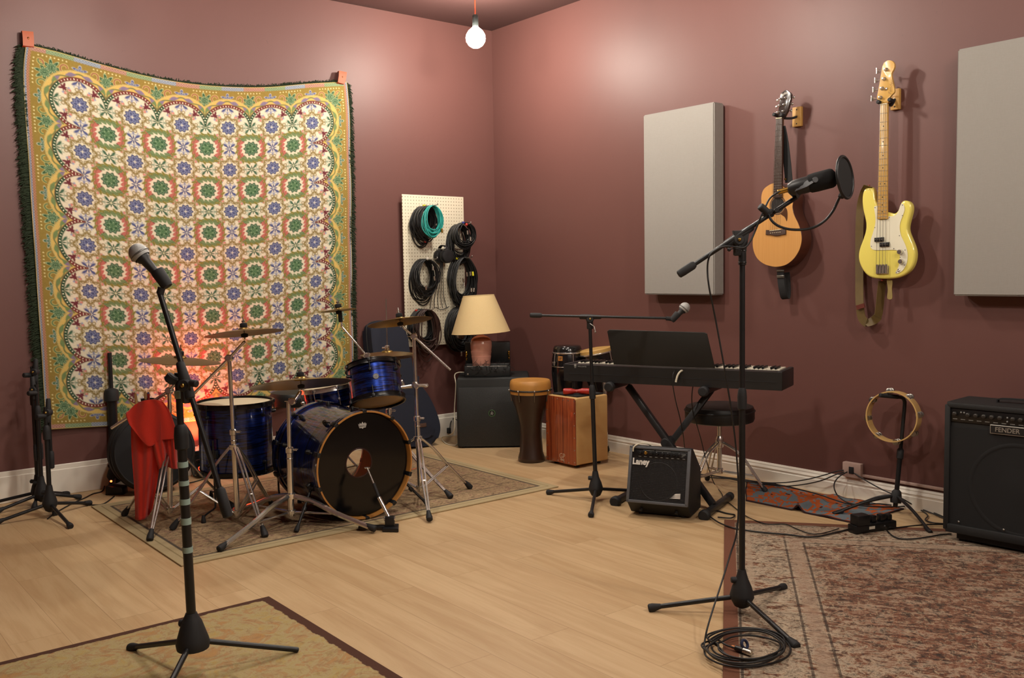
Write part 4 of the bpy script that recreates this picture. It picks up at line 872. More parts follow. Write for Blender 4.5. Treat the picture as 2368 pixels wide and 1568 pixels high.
# stand B, pole in front of the floor tom
cB = (-2.895, -1.425); dB = depth((cB[0], cB[1], .9)); jB = D(530, 828, dB)
SB, atB = chrome_stand('cymbal_stand', 'straight chrome cymbal stand in front of the floor tom', cB, [Z(402, 1229)[:2], Z(612, 1246)[:2], Z(630, 1179)[:2]], .42, jB, split=.56)
cy, m, h = cymbal('crash_cymbal', 'thin crash cymbal, highest in front of the tapestry on a diagonal arm', D(565, 771, dB-.02), up-_r0*.095+_f0*.115, .202, BRZD)
arm(SB, [D(427, 932, dB-.02), jB, D(556, 800, dB), D(566, 790, dB-.02)], .0075, jB); topping(SB, m, h)
# stand C, big low legs, ride cymbal
cC = (-2.70, -1.66); dC = depth((cC[0], cC[1], .6)); tC = D(667, 930, dC)
SCd, atC = chrome_stand('cymbal_stand', 'heavy chrome stand with long low legs beside the bass drum', cC, [Z(512, 1279)[:2], Z(862, 1233)[:2], (-2.86, -1.22)], .165, tC, r=.0165, ru=.012, split=.62, low=.055, lw=.0145, double=False)
cy, m, h = cymbal('ride_cymbal', 'wide ride cymbal tilted above the floor tom and bass drum', D(696, 889, dC+.02), up-_r0*.085+_f0*.20, .262, BRZ, bell=.14)
arm(SCd, [tC, D(682, 925, dC), D(694, 906, dC+.02)], .009, D(676, 928, dC)); topping(SCd, m, h)
# stand D, right, with splash arm and tom clamp
cD = (-1.86, -1.62); dD = depth((cD[0], cD[1], .9)); jD = D(957, 778, dD)
SD, atD = chrome_stand('cymbal_stand', 'tall chrome stand right of the bass drum carrying the rack tom', cD, [Z(993, 1208)[:2], Z(1085, 1134)[:2], (-2.12, -1.30)], .36, jD, split=.50)
cy, m, h = cymbal('crash_cymbal', 'golden crash cymbal tilted on the stand nearest the pegboard', D(925, 745, dD), up-_r0*.135+_f0*.16, .188, BRZ)
arm(SD, [D(1042, 856, dD-.02), jD, D(938, 762, dD), D(930, 752, dD)], .0072, jD); topping(SD, m, h)
kp = D(913, 898, dD-.06); j2 = D(849, 823, dD-.04)
arm(SD, [D(990, 891, dD), D(955, 892, dD), kp], .0095, kp, 'clamp_arm'); arm(SD, [kp, j2], .0085, j2, 'splash_arm'); arm(SD, [j2, D(791, 756, dD-.03), D(787, 728, dD-.03)], .0055, None, 'splash_rod')
arm(SD, [D(960, 893, dD), D(935, 896, dD+.02), tc+xa*.15], .010, D(960, 890, dD), 'tom_arm')
mb = MB(); wing_nut(mb, D(982, 892, dD-.02), RGT, .026); mb.rod(D(962, 893, dD-.04), D(962, 893, dD+.03), .017, 16); mb.build('multi_clamp', CHR, SD)
MB().rod(D(788, 745, dD-.03), D(786, 722, dD-.03), .012, 12).build('splash_mount', FELT, SD)
cy, m, h = cymbal('splash_cymbal', 'tiny splash cymbal on a diagonal arm in front of the tapestry edge', D(783, 718, dD-.03), up-_r0*.10+_f0*.08, .104, BRZ, bell=.22); topping(SD, m, h)
# hi-hat
cH = (-1.78, -1.25); dH = depth((cH[0], cH[1], .8)); hz = D(896, 824, dH); cH = (hz.x, hz.y)
SH, atH = chrome_stand('hi_hat_stand', 'chrome hi-hat stand with a tall thin rod behind the rack tom', cH, [Z(1040, 1156)[:2], (cH[0]-.28, cH[1]+.1), (cH[0]+.10, cH[1]+.30)], .34, (hz.x, hz.y, hz.z-.02), split=.6)
rp = D(896, 691, dH); MB().cyl(hz-V((0, 0, .1)), (hz.x, hz.y, rp.z), .0032, n=8).build('pull_rod', SPRING, SH)
mb = MB().lathe([(.012, .0), (.014, .004), (.014, .03), (.006, .034)], 14, T(hz.x, hz.y, hz.z+.035)); mb.rod(V((hz.x, hz.y, hz.z+.052)), V((hz.x, hz.y, hz.z+.052))-RGT*.032, .006, 8); mb.build('hat_clutch', CHR, SH)
cymbal('hi_hat_cymbal', 'upper cymbal of the hi-hat pair behind the rack tom', hz+V((0, 0, .012)), up-_r0*.01, .166, BRZ, bell=.22)
rt, m, h = cymbal('hi_hat_cymbal', 'lower upturned cymbal of the hi-hat pair behind the rack tom', hz-V((0, 0, .004)), -up, .166, BRZD, bell=.22)
# short stand whose tube leans towards the bass drum port
kp0 = Z(902, 1226); ks = thing('kick_microphone_stand', 'short low stand with chrome tube on a flat black base before the bass drum', 'microphone stand', kp0)
e1 = axes(kp0, _r0, _f0, up)
MB().prism([(-.035, -.04), (.05, -.05), (.04, .05), (-.03, .045)], 0, .022, e1, bev=.006).box((.16, .035, .016), (-.085, .01, .016), e1, bev=.005).box((.05, .03, .06), (0, .0, .045), e1, bev=.006).build('base', BLKM, ks)
a, b, cc, d = kp0+V((0, 0, .06)), D(876, 1150, 4.84), D(864, 1118, 4.87), D(849, 1082, 4.90)
MB().rod(a-RGT*.03, a+RGT*.03, .012, 12).cyl(a, b, .0105, n=14).build('outer_tube', CHR, ks); MB().rod(b.lerp(a, .05), cc, .0085, 12).build('sleeve', RUB, ks); MB().cyl(cc, d, .005, n=10).rod(d-RGT*.014, d+RGT*.014, .005, 8).build('inner_rod', CHR, ks)
# red cloth hanging over the arm of stand A, and the sticks it covers
def sheet(rows, dep, amp, fr, ph):
    nr, nc = 26, 30; L = [spl([(a, b, 0) for a, b in r], 10) for r in rows]
    def samp(P, u): k = u*(len(P)-1); i = min(int(k), len(P)-2); return P[i].lerp(P[i+1], k-i)
    G = []
    for i in range(nr+1):
        for j in range(nc+1):
            u, v = j/nc, i/nr; cp_ = [samp(P, u) for P in L]; q = samp(spl(cp_, 8), v); G.append(D(q.x, q.y, dep+amp*sin(fr*u*2*pi+ph+1.5*v)*(.25+.75*v)+amp*.4*sin(2.3*fr*u*2*pi+ph*2)-.02*sin(pi*u)*(1-v)))
    return G, [(i*(nc+1)+j, i*(nc+1)+j+1, (i+1)*(nc+1)+j+1, (i+1)*(nc+1)+j) for i in range(nr) for j in range(nc)]
dc = dA-.02; mb = MB()
mb.add(*sheet([[(303, 962), (325, 940), (352, 940), (378, 960)], [(304, 1040), (328, 1044), (352, 1046), (372, 1052)], [(310, 1120), (328, 1126), (346, 1128), (362, 1126)], [(313, 1201), (326, 1203), (341, 1195), (353, 1176)]], dc+.01, .022, 1.3, .4))
mb.add(*sheet([[(352, 958), (372, 950), (392, 962), (400, 975)], [(352, 1010), (374, 1012), (394, 1014), (408, 1016)], [(358, 1050), (378, 1046), (396, 1050), (411, 1052)], [(368, 1085), (382, 1078), (400, 1084), (414, 1084)]], dc-.015, .026, 1.8, 1.2))
mb.add(*sheet([[(312, 936), (330, 927), (356, 924), (376, 929)], [(298, 950), (330, 945), (366, 943), (391, 950)], [(291, 958), (326, 990), (368, 984), (403, 982)], [(299, 982), (342, 1031), (370, 1019), (410, 1014)]], dc-.045, .016, 1.2, 2.2))
t = NT('red_cotton'); n_ = t.noise(t.co(), 260, 2); t.set(Base_Color=t.mix(n_, lin('#b01f0e'), lin('#c82d15')), Roughness=.9); t.b.inputs['Sheen Weight'].default_value = .2; t.bump(n_, .001, .5)
cl = mb.build('red_cloth', t.m, None, 80); sm_ = cl.modifiers.new('thickness', 'SOLIDIFY'); sm_.thickness = .003; sm_.offset = 0
at_base(cl, D(330, 1200, dc)); tag(cl, 'red cloth draped over the arm of the left cymbal stand', 'cloth')
wd = pm('hickory', '#c69a5e', .45, ns=40, na=.15); bag = thing('stick_holder', 'black drumstick holder hidden under the red cloth', 'stick holder', D(345, 1000, dA+.02)); MB().lathe([(.03, 0), (.034, .01), (.036, .16), (.031, .16), (.029, .01)], 16, T(D(345, 990, dA+.02))).build('pouch', FELT, bag)
for (a, b, c_, d_), mm_, lab in (((322, 970, 313, 912), wd, 'pale wooden drumstick leaning left out of the red cloth'), ((338, 970, 336, 908), wd, 'pale wooden drumstick standing upright out of the red cloth'), ((346, 970, 343, 910), pm('red_lacquer', '#a8231a', .35), 'red drumstick with a blue tip standing out of the red cloth')):
    p, q = D(a, b, dA+.0), D(c_, d_, dA+.0); s = thing('drumstick', lab, 'drumstick', p, 0, 'drumsticks under the red cloth'); MB().rod(p, q, .0072, 12).build('shaft', mm_, s); MB().lathe([(.0072, 0), (.0068, .012), (.004, .018), (.0005, .02)], 12, frame(q-(q-p).normalized()*.012, q+(q-p))).build('tip', pm('blue_tip', '#3a4a8c', .4) if 'red drumstick' in lab else wd, s)
# round case on edge behind the cloth
rc = D(350, 1042, 5.72); rc.y = max(rc.y, -.32); rc = Y(350, 1042, -.27); CS = thing('drum_case', 'round black padded drum case standing on edge at the left wall', 'drum case', (rc.x, rc.y, 0)); rr = rc.z-.003; ax_ = V((-.12, -1, .12)).normalized(); m = frame(rc, rc+ax_)
MB().lathe([(rr*.93, -.10), (rr, -.085), (rr, .085), (rr*.93, .10), (rr*.5, .104), (.001, .105)], 48, m).build('shell', pm('black_nylon', '#17171a', .75, ns=90, na=.3, bump=.001), CS)
MB().torus(rr+.001, .006, m @ T(0, 0, .03), 56, 8).torus(rr*.93, .005, m @ T(0, 0, .098), 56, 8).build('zip_piping', RUB, CS)
MB().strip(spl([m @ V((-.06, rr*.99, 0)), m @ V((-.03, rr+.035, 0)), m @ V((.03, rr+.035, 0)), m @ V((.06, rr*.99, 0))], 5), ax_, .03, .006).build('carry_handle', RUB, CS)
# red uplight on the floor
rl = Z(470, 1103); RLm = thing('stage_light', 'small black stage light on the floor shining red up the tapestry', 'stage light', rl)
lt = V((.0, .24, 1)).normalized(); hc_ = V((rl.x, rl.y, .10)); m = frame(hc_, hc_+lt)
MB().lathe([(.045, -.085), (.062, -.07), (.062, .05), (.066, .055), (.066, .075), (.060, .076), (.059, .055), (.03, .05)], 28, m).build('housing', BLKM, RLm)
MB().lathe([(.058, .058), (.03, .062), (.001, .062)], 24, m, cap=False).build('lens', em('red_lens', (1.0, .10, .03), 14), RLm)
for k in (-1, 1): MB().strip([hc_+RGT*.07*k+V((0, 0, .01)), hc_+RGT*.075*k-V((0, 0, .05)), V((rl.x, rl.y, .006))+RGT*.06*k, V((rl.x, rl.y, .006))+RGT*.0*k], FWD, .022, .004).build('bracket', BLKM, RLm)
ld = bpy.data.lights.new('red_uplight', 'SPOT'); ld.energy = RED_W; ld.color = (1.0, .085, .03); ld.spot_size = radians(92); ld.spot_blend = 1.0; ld.shadow_soft_size = .045
lo = bpy.data.objects.new('red_uplight', ld); COL.objects.link(lo); lo.matrix_world = frame(hc_+lt*.07, hc_+lt*.07-lt)
# things on the floor by the left wall
pw0, pw1 = Z(176, 1133), Z(246, 1121); dv = (pw1-pw0).normalized(); nv_ = V((-dv.y, dv.x, 0)); PS = thing('power_strip', 'white power strip lying against the left baseboard', 'power strip', pw0.lerp(pw1, .5)); m = axes(pw0.lerp(pw1, .5), dv, nv_, up)
MB().box(((pw1-pw0).length, .05, .036), (0, .0, .019), m, bev=.006).build('housing', pm('ivory_plastic', '#cfc8b6', .4), PS)
for k in range(6): MB().box((.026, .002, .022), (-.13+.052*k, -.0252, .02), m, bev=.0005).box((.003, .003, .008), (-.135+.052*k, -.026, .02), m, mi=1).box((.003, .003, .008), (-.125+.052*k, -.026, .02), m, mi=1).build('socket', [pm('ivory_plastic', '#cfc8b6', .4), RUB], PS)
pd = Z(271, 1141); PD_ = thing('foot_pedal', 'black foot pedal with a glowing red lamp on the floor by the left wall', 'pedal', pd); m = axes(pd, _r0, _f0, up)
MB().prism([(-.055, 0), (.055, 0), (.05, .045), (-.05, .055)], -.035, .045, m @ Matrix(((1, 0, 0, 0), (0, 0, -1, 0), (0, 1, 0, 0), (0, 0, 0, 1))), bev=.004).build('housing', BLKM, PD_)
MB().ball(D(257, 1113, depth(pd)-.03), .007, 10).build('indicator', em('red_indicator', (1, .09, .02), 9), PD_)
def cable(label, pts, r=.004, mat=None, n=8, name='floor_cable', grp=None):
    P = spl(pts, n); o = MB().tube(P, r, 7).build(name, mat or BLK, None, 60); at_base(o, (P[0].x, P[0].y, min(p.z for p in P))); tag(o, label, 'cable', grp); return o
zc = lambda a, b, z=.0045: Z(a, b, z)
cable('black cable running from the foot pedal to the nearest folded stand', [zc(265, 1147), zc(240, 1165), zc(215, 1168), zc(180, 1164), zc(150, 1164)])
cable('black cable curling from the white power strip behind the folded stands', [Z(243, 1120, .02), zc(236, 1136), zc(215, 1142), zc(195, 1152), zc(170, 1163), zc(130, 1185), zc(110, 1200)])
cable('black cable lying on the floor behind the floor tom', [zc(430, 1118), zc(450, 1114), zc(476, 1106), zc(492, 1098), zc(500, 1088)])
cable('thin pale cord slanting down the wall behind the floor tom', [Y(482, 985, -.03), Y(470, 1012, -.03), Y(460, 1030, -.03), Y(445, 1048, -.03)], .004, pm('pale_cord', '#c7a99a', .6), name='pale_cable')
# dark blue gig bag leaning on the wall
gb = thing('gig_bag', 'dark blue padded guitar bag leaning on the wall beside the speaker', 'guitar bag', (-1.0, -.2, 0))
o3 = [(1004, 1010), (1008, 985), (1000, 950), (985, 915), (962, 880), (955, 840), (951, 800), (949, 765), (930, 752), (900, 745), (872, 752), (866, 775), (868, 830), (876, 880), (872, 930), (872, 985), (878, 1020), (900, 1034), (960, 1036), (990, 1030)]
pts = [Y(a, b, -.20) for a, b in o3]; gx = sum(p.x for p in pts)/len(pts); z0 = min(p.z for p in pts)
poly = [(p.x-gx, p.z-z0) for p in pts]; poly = [(p.x, p.y) for p in spl([(a, b, 0) for a, b in poly], 4, closed=True)]
m = axes((gx, -.225, .006), (1, 0, 0), V((0, .145, 1)).normalized(), (V((1, 0, 0)).cross(V((0, .145, 1)).normalized())))
NAVY = pm('navy_nylon', '#171c2c', .8, ns=70, na=.3, bump=.0015)
MB().prism(poly, -.075, .055, m, bev=.03, seg=3).build('bag_body', NAVY, gb, 50)
MB().prism([(a*.72+.02, b*.36+.06) for a, b in poly], .054, .075, m, bev=.012).build('front_pocket', NAVY, gb, 50)
MB().tube([m @ V((a*1.005, b*1.002, -.01)) for a, b in poly], .006, 6, closed=True).build('piping', RUB, gb)
MB().box((.07, .03, .004), (.12, .16, .078), m, bev=.002).build('patch', pm('brown_patch', '#4a3226', .7), gb)
# ------------------------------------------------------------------ guitars on the right wall
NEG = V((-1, 0, 0))
def wallM(x): return axes((x, 0, 0), (0, -1, 0), (0, 0, 1), (-1, 0, 0))   # local x runs to the right along the wall, y up, z out
def z8(pts, x): return [(-(p.y), p.z) for p in (X(1480+a/2.6667, 180+b/2.6667, x) for a, b in pts)]
def z7(pts, x): return [(-(p.y), p.z) for p in (X(1770+a/6.7657, 130+b/6.7657, x) for a, b in pts)]
def smooth2(poly, n=4): return [(p.x, p.y) for p in spl([(a, b, 0) for a, b in poly], n, closed=True)]
def lerp2(a, b, t): return (a[0]+(b[0]-a[0])*t, a[1]+(b[1]-a[1])*t)
def wood(name, c1, c2, sc=(60, 2, 2), rough=.35, coat=.3):
    t = NT(name); n_ = t.noise(t.map(t.co(), sc), 1.6, 4, .6, .4); t.set(Base_Color=t.mix(n_, lin(c1), lin(c2)), Roughness=rough); t.b.inputs['Coat Weight'].default_value = coat; t.b.inputs['Coat Roughness'].default_value = .1; return t.m
SPRUCE = wood('spruce_top', '#b97f3d', '#d2a061', (2, 130, 1.5)); MAHOG = wood('mahogany_side', '#3d1f14', '#5a2e1c', (2, 20, 2)); ROSE = wood('rosewood', '#2b1c16', '#4a3226', (2, 60, 3), .5, .05); MAPN = wood('maple_neck', '#c39446', '#d6ad62', (2, 120, 3)); NATB = wood('hanger_wood', '#b98a46', '#cfa25c', (2, 60, 3), .5, .1)
YEL = pm('pale_yellow_lacquer', '#e8d96c', .18, ns=6, na=.03, coat=.9); PGW = pm('white_pickguard', '#e2ddc6', .35, ns=8, na=.03); BLKP = pm('black_plastic', '#111112', .35)
def frets(mb, nutL, nutR, bodL, bodR, zz, n, scale, M, r=.0012):
    L = sqrt((nutL[0]-bodL[0])**2+(nutL[1]-bodL[1])**2)
    for k in range(1, n+1):
        d = scale*(1-2**(-k/12))
        if d > L*.995: break
        t = d/L; a, b = lerp2(nutL, bodL, t), lerp2(nutR, bodR, t); mb.cyl(M @ V((a[0], a[1], zz)), M @ V((b[0], b[1], zz)), r, n=6)
# --- acoustic
xa_ = -.125; Mg = wallM(xa_); ag = thing('acoustic_guitar', 'natural wood acoustic guitar hanging on the right wall behind the pop filter stand', 'guitar', (-.07, -2.8, 1.33), 0, 'guitars hanging on the wall')
body = smooth2(z8([(828, 648), (788, 664), (760, 690), (748, 730), (749, 780), (752, 830), (742, 870), (720, 912), (702, 955), (694, 1010), (699, 1065), (722, 1115), (765, 1150), (820, 1166), (860, 1166), (905, 1153), (950, 1117), (984, 1064), (999, 1005), (994, 950), (976, 895), (952, 845), (942, 800), (946, 762), (948, 730), (938, 700), (912, 700), (884, 668)], xa_))
MB().pillow(body, -.098, 0, .004, Mg).build('body', MAHOG, ag, 50)
cx = sum(p[0] for p in body)/len(body); cyy = sum(p[1] for p in body)/len(body)
MB().prism([(cx+(a-cx)*.985, cyy+(b-cyy)*.99) for a, b in body], -.001, .0015, Mg).build('soundboard', SPRUCE, ag)
sh = z8([(850, 786)], xa_)[0]; mb = MB(); mb.lathe([(1e-4, .0018), (.047, .0018), (.047, .0022), (1e-4, .0024)], 36, Mg @ T(sh[0], sh[1], 0)); mb.build('sound_hole', pm('sound_hole_shade', '#120c09', .8), ag); MB().torus(.053, .0045, Mg @ T(sh[0], sh[1], .0012), 40, 6, flat=.3).build('rosette', pm('rosette_inlay', '#5a3d26', .4), ag)  # flat disc, its dark colour stands in for the shade inside the hole
MB().prism(smooth2(z8([(868, 838), (886, 826), (896, 800), (908, 815), (911, 850), (906, 884), (895, 860)], xa_)), .001, .003, Mg).build('pickguard', pm('tortoise_pickguard', '#4a2c17', .3, coat=.5), ag)
MB().prism(z8([(782, 938), (806, 940), (880, 934), (903, 932), (903, 966), (880, 966), (862, 974), (836, 975), (812, 966), (780, 968)], xa_), .001, .010, Mg, bev=.002).build('bridge', ROSE, ag)
mb = MB(); a, b = z8([(806, 944), (876, 936)], xa_); mb.rod(Mg @ V((*a, .012)), Mg @ V((*b, .012)), .002, 8)
for k in range(6): c = lerp2(a, b, (k+.5)/6); mb.ball(Mg @ V((c[0], c[1]-.014, .011)), .0028, 8)
mb.build('saddle', pm('bone', '#d8cfae', .5), ag)
nl, nr, bl, br = z8([(847, 252), (884, 248), (828, 740), (882, 737)], xa_); fz = .013
MB().prism([nl, nr, br, bl], .004, fz, Mg, bev=.001).build('fretboard', ROSE, ag)
MB().prism([lerp2(nl, nr, .08), lerp2(nl, nr, .92), lerp2(bl, br, .85), lerp2(bl, br, .15)], -.016, .004, Mg, bev=.007).build('neck', MAHOG, ag)
mb = MB(); frets(mb, nl, nr, bl, br, fz+.0005, 20, .645, Mg); mb.build('fret_wires', SPRING, ag)
MB().rod(Mg @ V((*nl, fz+.002)), Mg @ V((*nr, fz+.002)), .003, 8).build('nut', pm('bone', '#d8cfae', .5), ag)
hs = z7([(182, 960), (205, 880), (228, 720), (240, 610), (262, 570), (318, 528), (345, 535), (395, 572), (412, 600), (395, 700), (355, 860), (320, 930), (285, 962)], xa_)
MB().prism(hs, -.012, .004, Mg, bev=.002).build('headstock', pm('ebony_headstock', '#2a1f1b', .25, coat=.7), ag)
for px_, py_, sd in ((245, 668, -1), (327, 652, 1), (232, 772, -1), (304, 757, 1), (210, 880, -1), (288, 862, 1)):
    c = z7([(px_, py_)], xa_)[0]; mb = MB(); mb.lathe([(.0065, 0), (.0065, .004), (.0035, .006), (.0035, .014), (.001, .015)], 14, Mg @ T(c[0], c[1], .004)); mb.cyl(Mg @ V((c[0], c[1], -.016)), Mg @ V((c[0]+sd*.034, c[1], -.018)), .002, n=8); mb.ball((0, 0, 0), .0095, 12, M=Mg @ T(c[0]+sd*.038, c[1], -.018), sc=(.8, 1.0, .45)); mb.build('tuning_peg', CHR, ag)
tm_ = z7([(300, 592)], xa_)[0]; MB().text('Taylor', .020, Mg @ T(tm_[0]-.002, tm_[1], .0045) @ RZ(.22), .0003, shear=.25).build('logo', pm('pearl_inlay', '#cfc9bd', .3), ag, 0)
mb = MB()
for k in range(6): a = lerp2(nl, nr, .1+.8*k/5); b = lerp2(*z8([(808, 944), (874, 937)], xa_), .06+.88*k/5); mb.cyl(Mg @ V((a[0], a[1], fz+.004)), Mg @ V((b[0], b[1], .014)), .0007, n=5)
mb.build('strings', SPRING, ag)
bkw = pm('black_webbing', '#151517', .8, ns=160, na=.3); SX = lambda a, b, x: X(1480+a/2.6667, 180+b/2.6667, x)
MB().strip(spl([SX(872, 300, -.125), SX(880, 330, -.115), SX(893, 400, -.105), SX(905, 500, -.10), SX(915, 600, -.10), SX(918, 645, -.10)], 5), (0, -1, .15), .050, .003).build('strap', bkw, ag, 60); MB().strip(spl([SX(866, 1186, -.08), SX(868, 1240, -.085), SX(876, 1300, -.085), SX(888, 1352, -.07), SX(905, 1360, -.045), SX(910, 1300, -.03), SX(902, 1200, -.03)], 5), (0, -1, .1), .046, .003).build('strap', bkw, ag, 60)
MB().box((.052, .012, .006), (0, 0, 0), wallM(-.086) @ T(*z8([(866, 1190)], -.086)[0], 0), bev=.002).box((.052, .02, .008), (0, 0, 0), wallM(-.088) @ T(*z8([(868, 1226)], -.086)[0], 0), bev=.003).build('strap_buckle', pm('steel_buckle', '#77756f', .35, .9), ag)
c = SX(900, 625, -.10); MB().rod(c, c+V((-.012, 0, 0)), .006, 10).build('strap_pin', gold, ag)
def hanger(label, bx0, by0, bx1, by1, yoke_l, yoke_r, xp):
    p, q = X(bx0, by0, -.022), X(bx1, by1, -.022); c = (p+q)/2; r = thing('guitar_hanger', label, 'guitar hanger', (0, c.y, c.z), 0, 'wooden guitar hangers'); m = axes((-.011, c.y, c.z), (0, -1, 0), (0, 0, 1), (-1, 0, 0)); w_, h_ = abs(p.y-q.y), abs(p.z-q.z)
    MB().box((w_, h_, .022), (0, 0, 0), m, bev=.003).build('wooden_block', NATB, r)
    for k in (-1, 1): MB().lathe([(.004, 0), (.004, .001), (.001, .0015)], 10, m @ T(0, k*h_*.36, .011)).build('screw', RUB, r)
    a, b = X(*yoke_l, xp), X(*yoke_r, xp); mid = (a+b)/2+V((.030, 0, -.012))
    MB().tube(spl([(-.02, c.y, c.z), (-.05, c.y+(mid.y-c.y)*.4, mid.z), (mid.x, mid.y, mid.z)], 5), .007, 10).tube(spl([a+V((-.012, 0, .006)), a+V((.016, .0, 0)), mid, b+V((.016, 0, 0)), b+V((-.012, 0, .006))], 6), .0075, 10).build('yoke', RUB, r, 60)
    for e in (a, b): MB().rod(e+V((-.028, 0, .004)), e+V((.012, 0, 0)), .0105, 12).build('sleeve', RUB, r)
hanger('wooden hanger block behind the acoustic guitar neck', 1832, 249, 1852, 291, (1795, 267), (1812, 268), xa_)
# --- bass
xb_ = -.105; Mb = wallM(xb_); bg = thing('bass_guitar', 'pale yellow electric bass guitar with white pickguard on the right wall', 'guitar', (-.08, -3.5, 1.25), 0, 'guitars hanging on the wall')
zb4 = lambda pts: [(-(p.y), p.z) for p in (X(1980+a/4.6133, 420+b/4.6118, xb_) for a, b in pts)]
bb = smooth2(zb4([(130, 52), (95, 66), (68, 110), (58, 190), (64, 280), (84, 370), (100, 450), (94, 530), (66, 620), (32, 710), (18, 790), (30, 870), (72, 955), (120, 1005), (180, 1030), (270, 1038), (370, 1036), (450, 1024), (530, 985), (590, 920), (622, 830), (624, 740), (600, 660), (566, 580), (545, 520), (546, 470), (566, 390), (586, 310), (584, 250), (560, 212), (520, 198), (485, 205), (462, 250), (440, 315), (405, 345), (372, 335), (345, 325), (300, 320), (250, 300), (222, 235), (195, 190), (192, 130), (178, 72), (155, 52)]), 4)
MB().pillow(bb, -.042, 0, .012, Mb).build('body', YEL, bg, 60)
pg = smooth2(zb4([(196, 268), (232, 268), (232, 400), (342, 400), (344, 372), (395, 368), (430, 350), (455, 310), (476, 248), (496, 236), (512, 256), (518, 300), (500, 360), (474, 430), (466, 500), (482, 580), (520, 660), (546, 740), (550, 810), (538, 880), (500, 945), (460, 972), (432, 980), (422, 966), (448, 920), (465, 860), (468, 800), (462, 755), (432, 732), (380, 728), (300, 730), (200, 730), (168, 716), (154, 690), (156, 630), (180, 550), (204, 460), (208, 380), (198, 310)]), 3)
MB().prism(pg, .0005, .003, Mb).build('pickguard', PGW, bg)
nl, nr, bl, br = *z8([(1487, 166)], xb_), *z8([(1534, 160)], xb_), *zb4([(233, 398)]), *zb4([(343, 398)])
MB().prism([lerp2(nl, nr, .02), lerp2(nl, nr, .98), br, lerp2(br, bl, .06), lerp2(bl, br, .06), bl], .0, .012, Mb, bev=.002).prism([lerp2(nl, nr, .1), lerp2(nl, nr, .9), lerp2(bl, br, .88), lerp2(bl, br, .12)], -.016, .002, Mb, bev=.008).build('neck', MAPN, bg)
mb = MB(); frets(mb, nl, nr, bl, br, .0122, 20, .864, Mb, .0011); mb.build('fret_wires', SPRING, bg)
mb = MB(); Lf = sqrt((nl[0]-bl[0])**2+(nl[1]-bl[1])**2)
for k in (3, 5, 7, 9, 12, 15, 17, 19):
    d = .864*(1-(2**(-k/12)+2**(-(k-1)/12))/2)/Lf; a, b = lerp2(nl, bl, d), lerp2(nr, br, d)
    for f_ in ((.28, .72) if k == 12 else (.5,)): c = lerp2(a, b, f_); mb.lathe([(.0032, 0), (.003, .0006), (1e-4, .0007)], 12, Mb @ T(c[0], c[1], .012))
mb.build('position_dots', RUB, bg)
MB().rod(Mb @ V((*nl, .0135)), Mb @ V((*nr, .0135)), .0028, 8).build('nut', pm('bone', '#d8cfae', .5), bg)
hs = smooth2(z7([(1808, 742), (1792, 715), (1755, 665), (1762, 600), (1790, 450), (1815, 300), (1840, 160), (1862, 108), (1900, 76), (1950, 66), (2000, 82), (2028, 130), (2022, 190), (1998, 235), (1982, 262), (1985, 320), (2005, 430), (2028, 530), (2018, 575), (1980, 610), (1945, 660), (1925, 735)], xb_), 3)
MB().prism(hs, -.008, .006, Mb, bev=.002).build('headstock', MAPN, bg)
for px_, py_ in ((1900, 212), (1872, 360), (1842, 508), (1815, 650)):
    c = z7([(px_, py_)], xb_)[0]; mb = MB(); mb.lathe([(.010, 0), (.010, .003), (.0065, .005), (.0062, .018), (.001, .019)], 16, Mb @ T(c[0], c[1], .006)); mb.cyl(Mb @ V((c[0], c[1], -.016)), Mb @ V((c[0]-.052, c[1]+.004, -.018)), .003, n=8); mb.prism([(-.012, -.014), (.010, -.010), (.010, .010), (-.012, .016)], -.003, .003, Mb @ T(c[0]-.060, c[1]+.005, -.018) @ RY(1.2), bev=.002); mb.build('tuning_peg', CHR, bg)
c = z7([(1905, 512)], xb_)[0]; MB().lathe([(.007, 0), (.007, .004), (.003, .006)], 14, Mb @ T(c[0], c[1], .006)).build('string_tree', CHR, bg)
c = z7([(1972, 490)], xb_)[0]; MB().text('Fender', .026, Mb @ T(c[0], c[1], .0062) @ RZ(radians(82)), .0003, shear=.3, bold=-.0004).build('logo', pm('brown_script', '#7a5624', .5), bg, 0)
mb = MB()
for x0, x1, y0, y1 in ((204, 300, 592, 642), (258, 360, 645, 695)):
    P = zb4([(x0, y0+8), (x1, y0), (x1, y1-4), (x0, y1)]); mb.prism(P, .002, .012, Mb, bev=.002)
    for k in range(4): c = lerp2(lerp2(P[0], P[3], .5), lerp2(P[1], P[2], .5), .16+.22*k); mb.lathe([(.0042, 0), (.004, .001), (1e-4, .0012)], 10, Mb @ T(c[0], c[1], .012), mi=1)
mb.build('pickup', [BLKP, SPRING], bg)
P = zb4([(216, 902), (350, 896), (350, 984), (216, 986)]); MB().prism(P, .0, .004, Mb, bev=.001).build('bridge_plate', CHR, bg)
for k in range(4): c = lerp2(lerp2(P[0], P[3], .5), lerp2(P[1], P[2], .5), .14+.24*k); MB().rod(Mb @ V((c[0], c[1]+.030, .010)), Mb @ V((c[0], c[1]-.02, .010)), .0075, 10).build('saddle', CHR, bg)
for a, b in ((478, 750), (488, 852)): c = zb4([(a, b)])[0]; MB().lathe([(.0135, .002), (.0135, .012), (.0125, .020), (.011, .022), (1e-4, .0225)], 20, Mb @ T(c[0], c[1], 0)).build('knob', CHR, bg)
c = zb4([(455, 946)])[0]; MB().lathe([(.008, .002), (.008, .005), (.0045, .008), (1e-4, .0045)], 14, Mb @ T(c[0], c[1], 0)).build('jack', CHR, bg)
mb = MB()
